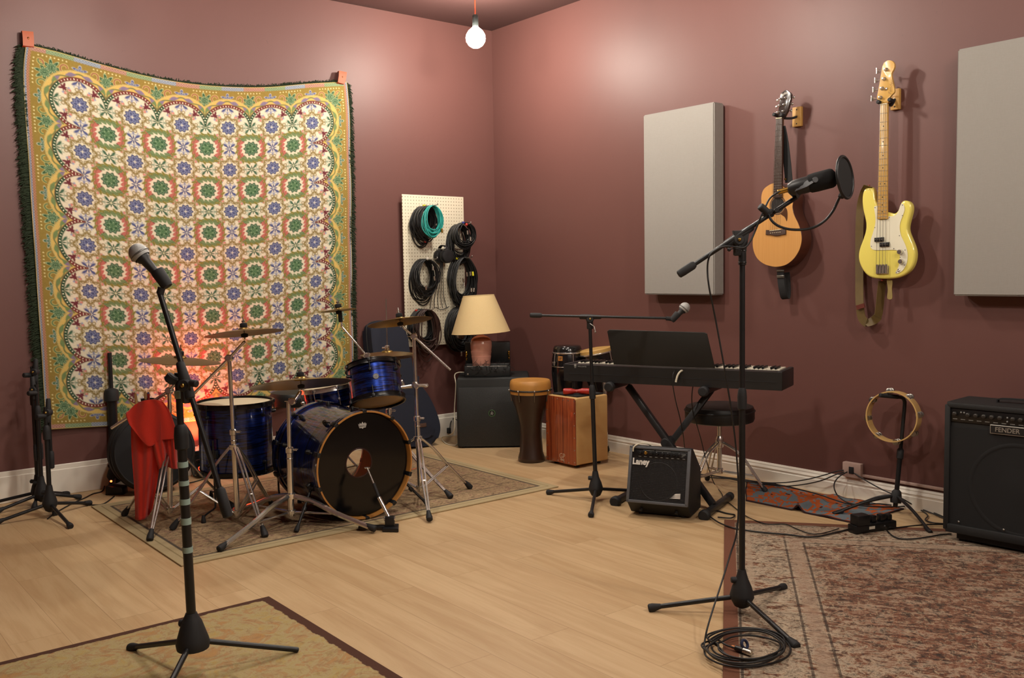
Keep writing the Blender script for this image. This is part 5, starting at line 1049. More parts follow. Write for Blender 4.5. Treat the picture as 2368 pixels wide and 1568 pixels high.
for a, b in ((204, 277), (496, 250), (495, 362), (357, 382), (202, 490), (464, 576), (166, 690), (404, 714), (524, 730), (472, 806), (518, 890), (430, 968)): c = zb4([(a, b)])[0]; mb.lathe([(.003, .003), (.0026, .004), (1e-4, .0042)], 8, Mb @ T(c[0], c[1], 0))
mb.build('pickguard_screws', SPRING, bg)
mb = MB(); ba, bb_ = zb4([(230, 915)])[0], zb4([(330, 910)])[0]
for k in range(4): a = lerp2(nl, nr, .12+.76*k/3); b = lerp2(ba, bb_, k/3); mb.cyl(Mb @ V((a[0], a[1], .0165)), Mb @ V((b[0], b[1], .017)), .0011, n=6)
mb.build('strings', SPRING, bg)
tan_l = pm('tan_leather_strap', '#5d4a22', .6, ns=40, na=.2); BX = lambda a, b, x: X(1980+a/4.6133, 420+b/4.6118, x)
MB().strip(spl([BX(128, 46, -.12), BX(90, 120, -.07), BX(52, 250, -.04), BX(38, 420, -.035), BX(34, 700, -.03), BX(34, 1000, -.04), BX(34, 1200, -.05), BX(40, 1330, -.06), BX(56, 1440, -.06), BX(90, 1492, -.06), BX(128, 1504, -.06), BX(190, 1478, -.055), BX(232, 1430, -.05), BX(250, 1330, -.045), BX(262, 1200, -.045), BX(278, 1060, -.05)], 5), [V((0, -1, .0))]*11*5+[V((.55, -1, 0))]*5+[V((1, -.5, 0))]*16, .048, .003).build('strap', tan_l, bg, 60)
MB().prism(smooth2(zb4([(300, 1045), (350, 1048), (358, 1080), (352, 1140), (358, 1235), (345, 1256), (318, 1256), (302, 1235), (310, 1150)]), 3), -.03, -.026, Mb).build('strap_end', pm('pale_leather', '#8f7c48', .6), bg)
MB().strip([BX(40, 1310, -.075), BX(52, 1355, -.075)], (0, -1, 0), .05, .006).build('strap_patch', pm('oxblood_leather', '#5a2318', .5), bg)
MB().rod(BX(276, 1040, -.08), BX(276, 1062, -.08), .007, 12).rod(BX(135, 50, -.085), BX(133, 36, -.085), .007, 12).build('strap_button', pm('red_strap_lock', '#7a2a1a', .4), bg)
hanger('wooden hanger block behind the yellow bass neck', 2059, 207, 2079, 252, (2036, 238), (2062, 233), xb_)

# ------------------------------------------------------------------ keyboard corner
zk = .665; KR_, KL_ = Z(1808, 904, zk), Z(1364, 883, zk); kx = (KR_-KL_).normalized(); kn = V((kx.y, -kx.x, 0)); kn = kn if kn.dot(_f0) < 0 else -kn   # kx: to the right, kn: towards the camera
KL = 1.30; kO = KR_-kx*KL; mk = axes(kO, kx, kn, -up) @ Matrix.Diagonal((1, 1, -1, 1))   # local x along, y towards camera, z up
mk = axes(kO, kx, -kn, up)         # x along, y away from the camera (player side), z up
KBB = pm('keyboard_black', '#1b1c1d', .45, ns=30, na=.12)
kb = thing('keyboard', 'black digital piano seen from behind on an x-shaped stand', 'keyboard', (kO+KR_)/2)
sec = [(0, 0), (0, .098), (.010, .100), (.105, .097), (.108, .072), (.27, .070), (.275, .062), (.28, .02), (.27, 0)]
mb = MB(); n = len(sec)
for xx in (.0, KL): mb.v += [tuple(mk @ V((xx, a, b))) for a, b in sec]
mb.f += [tuple(range(n)), tuple(range(n, 2*n))]+[(i, (i+1) % n, n+(i+1) % n, n+i) for i in range(n)]; mb.mi = [0]*len(mb.f)
mb.box((.028, .275, .104), (KL-.012, .138, .052), mk, bev=.006).box((.028, .275, .104), (.012, .138, .052), mk, bev=.006); mb.build('body', KBB, kb)
mb = MB()
for k in range(52): mb.box((.0222, .15, .020), (.04+.0235*(k+.5), .19, .093), mk, bev=.002)
mb.build('white_keys', pm('ivory_key', '#d9d2bf', .3), kb)
mb = MB()
for k in range(51):
    if k % 7 in (0, 1, 3, 4, 5): mb.box((.0125, .095, .014), (.04+.0235*(k+1), .162, .108), mk, bev=.002)
mb.build('black_keys', BLKP, kb)
MB().box((KL-.06, .002, .004), (KL/2, -.001, .045), mk).build('seam', RUB, kb)
wt = axes(D(1345, 846, 1), kx, up, kn); q = None
def on_plane(px, py, o, nrm): d = ray(px, py); return CAM+d*((V(o)-CAM).dot(nrm)/d.dot(nrm))
q = on_plane(1343, 846, kO, kn)+kn*.001
MB().text('WILLIAMS', .0125, axes(q, kx, up, kn) @ T(.008, -.004, 0), .0004, sx=1.05).box((.0145, .017, .001), (-.036, .002, 0), axes(q, kx, up, kn)).box((.012, .003, .001), (-.036, -.012, 0), axes(q, kx, up, kn)).build('logo', pm('silver_print', '#8d8d89', .4), kb, 0)
r0 = on_plane(1651, 852, kO+kn*.01, kn); ru = (up*cos(radians(14))+kn*sin(radians(14))).normalized(); rw = .608
P4 = [(0, 0), (rw, 0), (rw-.022, .205), (.020, .205)]; rm = axes(r0-kx*rw-kn*.02, kx, ru, kx.cross(ru))
MB().prism([(-rw*0+.0, 0), (rw, 0), (rw-.03, .200), (rw-.045, .207), (-.004, .214), (-.018, .205)], -.004, .004, rm, bev=.002).build('music_rest', pm('dark_music_rest', '#1d1d1b', .7, ns=12), kb)
# stand
ks_ = thing('keyboard_stand', 'black folding x-shaped stand carrying the keyboard', 'keyboard stand', (kO+KR_)/2-V((0, 0, zk)))
SQ = pm('black_steel_tube', '#19191a', .4, ns=60, na=.2)
def bar(a, b, w_=.034, upv=None): m_ = frame(a, b, upv); l = (V(b)-V(a)).length; return MB().box((w_, w_, l), (0, 0, l/2), m_, bev=.004)
tl, tr = on_plane(1413, 893, kO-kn*.0, kn)+kn*.03, on_plane(1630, 907, kO, kn)+kn*.03
fl, fr_ = Z(1422, 1157, .03), Z(1628, 1189, .03); blen = .36
for p_, nm in ((tl, 'support_bar'), (tr, 'support_bar'), (fl, 'foot_bar'), (fr_, 'foot_bar')):
    z_ = (zk-.021) if nm == 'support_bar' else .021; p_ = V((p_.x, p_.y, z_)); ln = blen if nm == 'support_bar' else .48; o_ = bar(p_, p_-kn*ln, .034, up).build(nm, SQ, ks_)
    MB().rod(p_+kn*.012, p_-kn*.03, .031 if nm == 'foot_bar' else .029, 18).build('end_cap', RUB, o_); 
    if nm == 'foot_bar': MB().rod(p_-kn*(ln-.03), p_-kn*(ln+.012), .024, 18).build('end_cap', RUB, o_)
ctop = (V((tl.x, tl.y, zk-.03))-kn*.17, V((tr.x, tr.y, zk-.03))-kn*.17); cbot = (V((fl.x, fl.y, .03))-kn*.22, V((fr_.x, fr_.y, .03))-kn*.22)
for (a, b, o_) in ((ctop[0]+kx*.06, cbot[1]-kx*.01, .02), (ctop[1]-kx*.01, cbot[0]+kx*.02, -.02)): bar(a+kn*o_, b+kn*o_, .036, kn).build('cross_leg', SQ, ks_)
mid = (ctop[0]+cbot[1]+ctop[1]+cbot[0])/4; MB().rod(mid+kn*.055, mid-kn*.05, .030, 20).build('pivot', RUB, ks_)
# small combo amplifier, tilted back
az_ = radians(116); lx = -V((cos(az_), sin(az_), 0)); ln_ = V((lx.y, -lx.x, 0)); ln_ = ln_ if ln_.dot(_f0) < 0 else -ln_
a0 = Z(1459, 1187); LW = .334; la = thing('guitar_amplifier', 'small black combo amplifier tilted back on the floor before the keyboard stand', 'amplifier', a0+lx*LW/2)
prof = [(0, .012), (.072, .082), (-.004, .372), (-.045, .372), (-.215, .235), (-.215, .012)]   # (towards camera, up)
TOLEX = pm('black_tolex', '#131415', .6, ns=160, na=.3, bump=.0012); m = axes(a0, lx, up, lx.cross(up)); sgn = 1 if lx.cross(up).dot(ln_) > 0 else -1
mb = MB(); mb.prism([(s_, z_) for s_, z_ in prof], 0, LW, axes(a0, ln_, up, ln_.cross(up)) if ln_.cross(up).dot(lx) > 0 else axes(a0+lx*LW, ln_, up, ln_.cross(up)), bev=.006); mb.build('cabinet', TOLEX, la)
fo = a0+ln_*.072+up*.082; fv = (ln_*(-.076)+up*.29); fh = fv.length; fv = fv.normalized(); fn = lx.cross(fv); mf = axes(fo, lx, fv, fn)
PIPE = pm('grey_piping', '#54565a', .45)
mb = MB()
for c_, s_ in (((LW/2, .006, .006), (LW, .016, .014)), ((LW/2, fh-.006, .006), (LW, .014, .014)), ((.007, fh/2, .006), (.016, fh, .014)), ((LW-.007, fh/2, .006), (.018, fh, .014))): mb.box(s_, c_, mf, bev=.003)
mb.build('front_frame', PIPE, la)
def perf_mat():
    t = NT('perforated_grille'); o = t.xyz(t.co()); s1 = t.ma('ADD', t.ma('MULTIPLY', o[0], lx.x), t.ma('MULTIPLY', o[1], lx.y)); fx = t.ma('SUBTRACT', t.ma('FRACT', t.ma('MULTIPLY', t.ma('ADD', s1, 5.0), 118.0)), .5); fz_ = t.ma('SUBTRACT', t.ma('FRACT', t.ma('MULTIPLY', o[2], 118.0)), .5)
    r_ = t.ma('SQRT', t.ma('ADD', t.ma('MULTIPLY', fx, fx), t.ma('MULTIPLY', fz_, fz_))); h_ = t.step(r_, .34, .26); t.set(Base_Color=t.mix(h_, lin('#2b2b2c'), lin('#060606')), Roughness=.4, Metallic=t.ma('MULTIPLY', t.ma('SUBTRACT', 1.0, h_), .4)); t.bump(t.ma('SUBTRACT', 1.0, h_), .002, .9); return t.m
MB().box((LW-.03, fh-.068, .008), (LW/2, (fh-.068)/2+.012, .001), mf).build('grille', perf_mat(), la)
MB().lathe([(.104, .0052), (.103, .0056), (.100, .0056), (.099, .0052)], 40, mf @ T(LW*.5, .118, 0), cap=False).build('speaker_ring', pm('dark_ring', '#141414', .5), la)
MB().box((LW-.03, .046, .006), (LW/2, fh-.037, .003), mf, bev=.001).build('control_panel', pm('panel_black', '#0f0f10', .35), la)
for k in range(8): MB().lathe([(.0085, 0), (.008, .012), (.006, .014), (1e-4, .0142)], 14, mf @ T(.060+.031*k, fh-.034, .006)).build('knob', gold if k == 1 else BLKP, la)
mb = MB(); 
for k in range(9): mb.box((.014, .0022, .0004), (.058+.030*k, fh-.053, .0064), mf)
mb.box((.06, .0018, .0004), (.105, fh-.019, .0064), mf).box((.08, .0018, .0004), (.185, fh-.019, .0064), mf)
for k in range(3): mb.prism([(0, 0), (.034-.006*k, .006), (.036-.006*k, .0035)], 0, .0004, mf @ T(.272, fh-.026-.009*k, .0064) @ RZ(-.25+.1*k))
mb.build('panel_print', pm('silver_print', '#8d8d89', .4), la, 0)
LT = pm('white_logo', '#d9d6cf', .4); MB().text('Laney', .046, mf @ T(.020, fh-.083, .0085), .002, ax='LEFT', bold=.0018, sx=.86).build('logo', LT, la, 0)
mb = MB()
for k in range(4): mb.prism([(-.034+.008*k, -.010+.0065*k), (.026, -.008+.0075*k), (.026, -.003+.0075*k), (.0, -.004+.0068*k)], 0, .002, mf @ T(LW-.068, .046, .0055))
mb.build('emblem', LT, la, 0)
for a, b in ((.07, .02), (LW-.07, .02)):
    p_ = a0+lx*a+ln_*.036+up*.044; MB().rod(p_, p_+(ln_-up).normalized()*.018, .009, 10).build('foot_stud', RUB, la)
for a in (.05, LW-.05):
    for b in (-.02, -.19): MB().cyl(a0+lx*a+ln_*b, a0+lx*a+ln_*b+up*.014, .012, n=12).build('rubber_foot', RUB, la)
# stool by the wall
so = V((-.215, -2.44, 0)); so = Z(1664, 1131); so.x = min(so.x, -.20); dS = depth(so); zs_ = D(1664, 968, dS).z; sr = .205
stl = thing('piano_stool', 'round black padded stool with chrome legs behind the keyboard', 'stool', so)
zt_ = D(1664, 934, dS).z; MB().lathe([(sr*.9, zs_-.012), (sr*.97, zs_-.006), (sr, zs_+.01), (sr, zt_-.03), (sr*.96, zt_-.008), (sr*.86, zt_), (1e-4, zt_+.004)], 44, T(so.x, so.y, 0)).torus(sr, .005, T(so.x, so.y, zt_-.032), 44, 6).build('seat', pm('black_vinyl', '#161717', .45, ns=20, na=.15), stl)
MB().cyl((so.x, so.y, .10), (so.x, so.y, zs_), .0145, n=16).lathe([(.02, 0), (.026, .01), (.026, .05), (.018, .07)], 16, T(so.x, so.y, .255)).lathe([(.018, 0), (.022, .008), (.022, .03), (.016, .035)], 16, T(so.x, so.y, .095)).build('post', CHR, stl)
for a in (-68, 60, 180):
    o_ = V((cos(radians(a)), sin(radians(a)), 0)); R_ = .27 if a != 60 else .20; f = so+o_*R_+up*.01; mb = MB(); sd = V((-o_.y, o_.x, 0))*.012
    for k in (-1, 1): mb.tube(spl([so+o_*.02+up*.285+sd*k, so+o_*R_*.45+up*.225+sd*k, so+o_*R_*.8+up*.10+sd*k, f+up*.012+sd*k*.5], 5), .0055, 8); mb.rod(so+o_*.02+up*.11+sd*k, so+o_*R_*.8+up*.10+sd*k, .0045, 8)
    lg = mb.build('leg', CHR, stl); foot(MB(), f, so+up*.3, .0155, .05).build('rubber_foot', RUB, lg)

# ------------------------------------------------------------------ corner: speaker, case, lamp, hand drums, cajon
sr_ = (_r0*.995+_f0*-.0).normalized(); spL = Z(1058, 1037); spw, sph, spd = .555, .535, .46
sp = thing('subwoofer', 'black loudspeaker box in the corner under the table lamp', 'loudspeaker', spL+sr_*spw/2); ms = axes(spL+sr_*spw/2, sr_, up, -_f0)
MB().prism([(-spw/2, .012), (spw/2, .012), (spw/2, sph-.02), (spw/2-.012, sph), (-spw/2+.012, sph), (-spw/2, sph-.02)], -spd, 0, ms, bev=.012, seg=3).build('cabinet', pm('black_speaker_paint', '#191b1b', .6, ns=120, na=.2, bump=.001), sp)
def grille_m():
    t = NT('speaker_grille'); n_ = t.n('TexVoronoi'); t.put(n_.inputs['Vector'], t.co()); n_.inputs['Scale'].default_value = 260; t.set(Base_Color=t.mix(t.step(n_.outputs['Distance'], .1, .6), lin('#0c0d0d'), lin('#232525')), Roughness=.55); t.bump(n_.outputs['Distance'], .001, .6); return t.m
SPG = grille_m(); MB().box((spw-.03, sph-.085, .006), (0, sph/2-.03, .003), ms, bev=.003).build('grille', SPG, sp)
mb = MB(); em_ = ms @ T(-.012, .265, .0065); mb.torus(.024, .0022, em_, 32, 6, mi=0, flat=.5); mb.lathe([(1e-4, 0), (.021, 0), (.021, .001), (1e-4, .001)], 28, em_, mi=1)
mb.ball((0, .010, .002), .004, 10, M=em_, mi=2).prism([(-.004, .006), (.005, .006), (.004, -.004), (.009, -.013), (.005, -.014), (-.001, -.006), (-.008, -.012), (-.011, -.009), (-.005, -.002)], 0, .002, em_, mi=2).prism([(.004, .005), (.013, .001), (.012, -.002), (.003, .001)], 0, .002, em_, mi=2).prism([(-.004, .005), (-.012, .003), (-.011, 0), (-.004, .001)], 0, .002, em_, mi=2)
mb.build('emblem', [pm('green_ring', '#3f6b3a', .4), pm('black_print', '#141414', .5), pm('silver_print', '#8d8d89', .4)], sp)
for a in (-1, 1):
    for b in (-.04, -spd+.04): MB().cyl(ms @ V((a*(spw/2-.05), 0, b)), ms @ V((a*(spw/2-.05), .015, b)), .018, n=14).build('rubber_foot', RUB, sp)
# open case on the speaker
cz = sph+.001; cL = V(spL+sr_*.06-_f0*-.05); csw, csd, csh = .350, .19, .085; c0 = V((cL.x, cL.y, cz)); mc = axes(c0, sr_, _f0, up)   # x right, y away, z up
CASE = pm('case_black', '#121313', .5, ns=90, na=.2); cs = thing('open_case', 'open black case with upright lid and brass latches on the speaker', 'case', c0+sr_*csw/2)
mb = MB()
for c_, s_ in (((csw/2, csd/2, .005), (csw, csd, .010)), ((csw/2, .004, csh/2), (csw, .008, csh)), ((csw/2, csd-.004, csh/2), (csw, .008, csh)), ((.004, csd/2, csh/2), (.008, csd, csh)), ((csw-.004, csd/2, csh/2), (.008, csd, csh))): mb.box(s_, c_, mc, bev=.002)
mb.build('tray', CASE, cs)
ml_ = mc @ T(0, csd+.004, csh) @ RX(radians(8)); ld_ = MB().box((csw, .05, .165), (csw/2, .025, .0825), ml_, bev=.004).build('lid', CASE, cs)
BR = pm('bright_brass', '#d9b04e', .18, 1.0)
for a in (.012, csw-.010): MB().box((.014, .010, .045), (a, -.004, .075), ml_, bev=.003).ball(ml_ @ V((a, -.010, .09)), .009, 12).box((.010, .008, .022), (a, -.004, .038), ml_, bev=.003).build('latch', BR, ld_)
MB().rod(mc @ V((.02, -.001, csh-.004)), mc @ V((csw-.02, -.001, csh-.004)), .0018, 8).lathe([(.007, 0), (.007, .003), (.003, .004)], 14, mc @ T(.025, 0, .022) @ RX(pi/2)).build('trim_wire', SPRING, cs)
rg = random.Random(4); mb = MB()
for k in range(46):
    a = V((rg.uniform(.06, csw-.02), rg.uniform(-.012, .03), rg.uniform(csh-.05, csh+.012))); b = a+V((rg.uniform(-.05, .05), rg.uniform(-.02, .02), rg.uniform(-.03, .03))); c_ = b+V((rg.uniform(-.03, .03), 0, rg.uniform(-.03, .03))); mb.tube(spl([mc @ a, mc @ b, mc @ c_], 4), .0014, 5)
for k in range(5): xx = .085+.042*k; mb.rod(mc @ V((xx, -.006, csh-.03)), mc @ V((xx, -.006, csh+.034)), .0012, 6)
mb.rod(mc @ V((.05, -.006, csh+.012)), mc @ V((csw-.03, -.006, csh+.012)), .0014, 6)
o = mb.build('wire_tangle', pm('dark_wire', '#232422', .4, .4), None); at_base(o, mc @ V((csw/2, 0, csh-.05))); tag(o, 'tangle of thin dark wires in the front of the open case below the lamp', 'wires', None, 'stuff')
# lamp, standing in the case
lc = mc @ V((.128, .105, .0105)); dl = depth(lc); lz = lambda py: D(1120, py, dl).z-lc.z; k_ = dl/FPX
lp = thing('table_lamp', 'table lamp with cream cone shade and glossy pink ceramic base', 'lamp', lc); lm = T(lc)
zt = lz(778); zb_ = .0
MB().lathe([(.001, 0), (19*k_, 0), (20*k_, .004), (21.5*k_, lz(833)), (23.5*k_, lz(822.5)), (22.8*k_, lz(822)), (24.6*k_, lz(811.5)), (23.9*k_, lz(811)), (25.4*k_, lz(800)), (25.2*k_, lz(792)), (23.2*k_, lz(786.5))], 40, lm, cap=False).build('ceramic_base', pm('pink_glaze', '#c98f7c', .12, ns=6, na=.04, coat=.8), lp)
MB().lathe([(23.2*k_, lz(786.5)), (20*k_, lz(781)), (13*k_, lz(777)), (7*k_, lz(775)), (6*k_, lz(766)), (.001, lz(765))], 40, lm, cap=False).build('terracotta_collar', pm('terracotta', '#a85a32', .7), lp)
t = NT('cream_shade'); n_ = t.noise(t.co(), 180, 2); t.set(Base_Color=t.mix(n_, lin('#d2b884'), lin('#dcc494')), Roughness=.85); t.b.inputs['Subsurface Weight'].default_value = .15; t.b.inputs['Subsurface Radius'].default_value = (.02, .015, .01); SHADE = t.m
sm2 = lm @ T(0, 0, lz(768)) @ Matrix.Rotation(radians(-2.6), 4, _f0); hS = 85*k_
MB().lathe([(67.5*k_, 0), (36*k_, hS), (35.4*k_, hS), (66.8*k_, .0)], 56, sm2, cap=False).torus(67.3*k_, .0022, sm2, 56, 6).torus(35.8*k_, .0022, sm2 @ T(0, 0, hS), 48, 6).build('lamp_shade', SHADE, lp)
mb = MB().cyl(lm @ V((0, 0, lz(766))), lm @ V((0, 0, lz(700))), .005, n=8).rod(lm @ V((0, 0, lz(766))), lm @ V((0, 0, lz(750))), .014, 12); mb.ball(lm @ V((0, 0, lz(735))), .028, 14); mb.build('lamp_holder', pm('brass_bolt', '#a88a4a', .3, 1.0), lp)
# djembe
jb = Z(1229, 1066); dj_ = depth(jb); k_ = dj_/FPX; jz = lambda py: (1066-py)*k_*1.003-.012; J = T(jb); jr = 48*k_
DJ = thing('djembe', 'dark goblet hand drum with tan head between the speaker and the cajon', 'drum', jb)
MB().lathe([(.02, 0), (29*k_, 0), (31*k_, .01), (30.5*k_, .03), (27*k_, jz(1040)), (24.5*k_, jz(1000)), (25.5*k_, jz(975)), (33*k_, jz(945)), (42*k_, jz(920)), (45.5*k_, jz(903)), (46*k_, jz(890))], 44, J).build('shell', wood('dark_djembe_wood', '#1f130d', '#3a2215', (6, 6, 2), .4, .3), DJ)
MB().lathe([(46.5*k_, jz(905)), (47.5*k_, jz(898)), (47.5*k_, jz(884)), (46.2*k_, jz(876)), (44*k_, jz(873.5)), (34*k_, jz(874.5)), (.001, jz(875))], 44, J, cap=False).build('drum_head', pm('amber_skin', '#b8823e', .45, ns=18, na=.2), DJ)
MB().torus(48*k_, .0055, J @ T(0, 0, jz(896)), 48, 8).build('tension_ring', BLKM, DJ)
for k in range(8):
    a = 2*pi*(k+.35)/8; p_ = J @ V((48.2*k_*cos(a), 48.2*k_*sin(a), jz(896))); q_ = J @ V((44*k_*cos(a), 44*k_*sin(a), jz(921))); MB().rod(p_+up*.008, q_, .004, 8).ball(p_+V((cos(a), sin(a), 0))*.005, .007, 10).build('tension_bolt', SPRING if k else SPRING, DJ)
# cajon with a mat and a red shaker on it
cn = Z(1333, 1085); cN = V((cn.x, cn.y, .022)); cw, cdp, chh = .30, .30, .455
cj = thing('cajon', 'box drum with reddish striped front and plain birch side next to the hand drum', 'drum', (cN.x+cdp/2, cN.y+cw/2, 0))
BIR = wood('birch_ply', '#c39a60', '#cfa970', (3, 3, 16), .5, .15)
def zebra():
    t = NT('red_striped_veneer'); n_ = t.noise(t.map(t.co(), (2, 55, 1.2)), 1.5, 4, .65, .7); n2 = t.noise(t.map(t.co(), (2, 9, .8)), 1.4, 3); c = t.ramp(n_, [(.3, '#4e1c0c'), (.45, '#8a3a1c'), (.55, '#a4532b'), (.7, '#6a2812')]); c = t.mix(t.ma('MULTIPLY', t.step(n2, .55, .68), .5), c, lin('#5a2110')); t.set(Base_Color=c, Roughness=.38); t.b.inputs['Coat Weight'].default_value = .4; return t.m
MB().box((cdp-.004, cw, chh), (cN.x+cdp/2+.003, cN.y+cw/2, cN.z+chh/2), bev=.010, seg=3).build('box', BIR, cj)
mF = axes((cN.x, cN.y+cw, cN.z), (0, -1, 0), (0, 0, 1), (-1, 0, 0))
MB().prism([(0, 0), (cw, 0), (cw, chh-.015), (cw-.012, chh-.003), (.012, chh-.003), (0, chh-.015)], 0, .004, mF, bev=.001).build('front_panel', zebra(), cj)
mb = MB()
for a, b in [(x_, y_) for x_ in (.012, cw-.012) for y_ in [.02+.083*i for i in range(6)]]+[(x_, y_) for y_ in (.012, chh-.02) for x_ in (.07, .12, .18, .23)]: mb.lathe([(.0045, 0), (.004, .001), (1e-4, .0013)], 10, mF @ T(a, b, .004))
mb.build('panel_screws', SPRING, cj)
lg_ = on_plane(1300, 1055, (cN.x-.005, 0, 0), V((1, 0, 0))); MB().text('GP', .052, axes(lg_, (0, -1, 0), up, NEG), .0005, bold=-.0008, sx=.9).box((.040, .003, .001), (0, -.022, 0), axes(lg_, (0, -1, 0), up, NEG)).box((.034, .003, .001), (0, -.028, 0), axes(lg_, (0, -1, 0), up, NEG)).build('logo', pm('cream_print', '#c7b49a', .5), cj, 0)
for a in (.05, cdp-.05):
    for b in (.05, cw-.05): MB().cyl((cN.x+a, cN.y+b, 0), (cN.x+a, cN.y+b, .024), .018, n=14).build('rubber_foot', RUB, cj)
ct = cN.z+chh; o = MB().box((cdp-.055, cw-.05, .010), (cN.x+cdp/2+.01, cN.y+cw/2, ct+.0055), bev=.003).build('seat_pad', FELT, None); at_base(o, (cN.x+cdp/2+.01, cN.y+cw/2, ct)); tag(o, 'thin black pad lying on top of the cajon under the red shaker', 'pad')
s0_, s1_ = Z(1305, 905, ct+.032), Z(1362, 905, ct+.032); l_ = (s1_-s0_).length; shk = thing('shaker', 'red double-ended shaker lying on the cajon', 'shaker', s0_.lerp(s1_, .5)-up*.022); c = s0_.lerp(s1_, .5); sdv = (s1_-s0_).normalized(); l_ = .185
MB().lathe([(.014, 0), (.0195, .004), (.0215, .02), (.0215, .055), (.018, .066), (.0135, .082), (.0135, .103), (.018, .119), (.0215, .130), (.0215, .165), (.0195, .181), (.014, .185)], 24, frame(c-sdv*l_/2, c+sdv)).build('body', pm('red_lacquer', '#a8231a', .3, coat=.5), shk)
MB().text('LP', .010, frame(c-sdv*.0, c-sdv, None) if False else axes(c-_f0*.0138, sdv, up, -_f0), .0003).build('mark', pm('pale_print', '#d99a86', .5), shk, 0)
# two hand drums on a chrome stand behind the cajon
cgp = D(1312, 800, 6.85); g0 = V((-.215, -1.50, 0)); csn = thing('percussion_stand', 'chrome stand with rubber-tipped legs carrying the two small hand drums', 'drum stand', g0)
k_ = 6.85/FPX; zc_ = cgp.z; CB = pm('black_lacquer', '#0d0d0f', .2, ns=10, coat=.7)
cg = thing('conga', 'tall black hand drum with chrome rim behind the cajon', 'drum', (cgp.x, cgp.y, .42), 0, 'small hand drums on the stand'); m = T(cgp.x, cgp.y, 0); zz = lambda py: zc_-(py-800)*k_
MB().lathe([(26*k_, zz(935)), (34*k_, zz(900)), (37.5*k_, zz(860)), (36.5*k_, zz(830)), (33*k_, zz(812))], 40, m).build('shell', CB, cg)
MB().lathe([(33.5*k_, zz(818)), (33*k_, zz(806)), (30.5*k_, zz(800)), (28*k_, zz(798.5)), (.001, zz(797.5))], 40, m, cap=False).build('drum_head', pm('black_glossy_head', '#131414', .18, coat=.5), cg)
MB().torus(34.5*k_, .0055, m @ T(0, 0, zz(815)), 44, 8, flat=1.2).build('rim', CHR, cg)
vc = atan2(CAM.y-cgp.y, CAM.x-cgp.x)
for k in range(5):
    a = vc-1.45+2*pi*k/5+.55; p_ = m @ V((36*k_*cos(a), 36*k_*sin(a), zz(815))); q_ = m @ V((38.8*k_*cos(a), 38.8*k_*sin(a), zz(838))); MB().rod(p_, q_, .0042, 8).prism([(-.010, -.016), (.010, -.016), (.016, .012), (-.016, .012)], 0, .006, axes(q_, V((-sin(a), cos(a), 0)), up, V((cos(a), sin(a), 0))), bev=.002).build('lug', CHR, cg)
MB().torus(37.6*k_, .0022, m @ T(0, 0, zz(846)), 44, 6).build('chrome_band', CHR, cg)
a = vc-.45; mbd = axes(m @ V((37.6*k_*cos(a), 37.6*k_*sin(a), zz(826))), V((-sin(a), cos(a), 0)), up, V((cos(a), sin(a), 0)))
MB().box((.036, .034, .002), (0, 0, 0), mbd, bev=.001).text('LP', .022, mbd @ T(0, 0, .0014), .0003, mi=1, bold=.0006).build('badge', [pm('orange_badge', '#b0763a', .4), pm('black_print', '#141414', .5)], cg, 0)
bcp = D(1376, 806, 6.80); zt2 = (up-_r0*.17).normalized(); xt2 = (_r0-zt2*_r0.dot(zt2)).normalized(); m = axes(bcp, xt2, zt2.cross(xt2), zt2)
bn = thing('bongo', 'shorter hand drum with tan head tilted beside the tall black one', 'drum', (bcp.x, bcp.y, .45), 0, 'small hand drums on the stand')
MB().lathe([(28*k_, -.30), (34*k_, -.20), (37*k_, -.10), (36*k_, -.035)], 40, m).build('shell', CB, bn); MB().lathe([(37*k_, -.030), (37*k_, -.006), (35.5*k_, -.001), (.001, .001)], 40, m, cap=False).build('drum_head', pm('tan_skin', '#c29a58', .5, ns=20), bn)
MB().torus(37.8*k_, .0052, m @ T(0, 0, -.034), 44, 8, flat=1.2).build('rim', CHR, bn)
for k in range(5):
    a = vc-1.2+2*pi*k/5+.3; p_ = m @ V((39*k_*cos(a), 39*k_*sin(a), -.034)); q_ = m @ V((39.5*k_*cos(a), 39.5*k_*sin(a), -.105)); MB().rod(p_, q_, .0042, 8).prism([(-.010, -.016), (.010, -.016), (.016, .012), (-.016, .012)], 0, .006, axes(q_, m.to_3x3() @ V((-sin(a), cos(a), 0)), zt2, m.to_3x3() @ V((cos(a), sin(a), 0))), bev=.002).build('lug', CHR, bn)
MB().rod(g0+up*.12, g0+up*.62, .014, 16).build('post', CHR, csn); MB().rod(g0+up*.60, V((cgp.x, cgp.y, .60))+(V((g0.x, g0.y, .6))-V((cgp.x, cgp.y, .6))).normalized()*.12, .010, 10).rod(g0+up*.60, m @ V((0, 0, -.22)), .010, 10).build('cradle', CHR, csn)
for f in (Z(1456, 1037)[:2], (-.48, -1.22), (-.10, -1.28)):
    f = V((min(f[0], -.07), f[1], .01)); lg = MB().rod(g0+up*.42, f+up*.012, .010, 12).rod(g0+up*.16, (g0+up*.42).lerp(f, .6), .007, 8).build('leg', CHR, csn); foot(MB(), f, g0+up*.42, .017, .06).build('rubber_foot', RUB, lg)

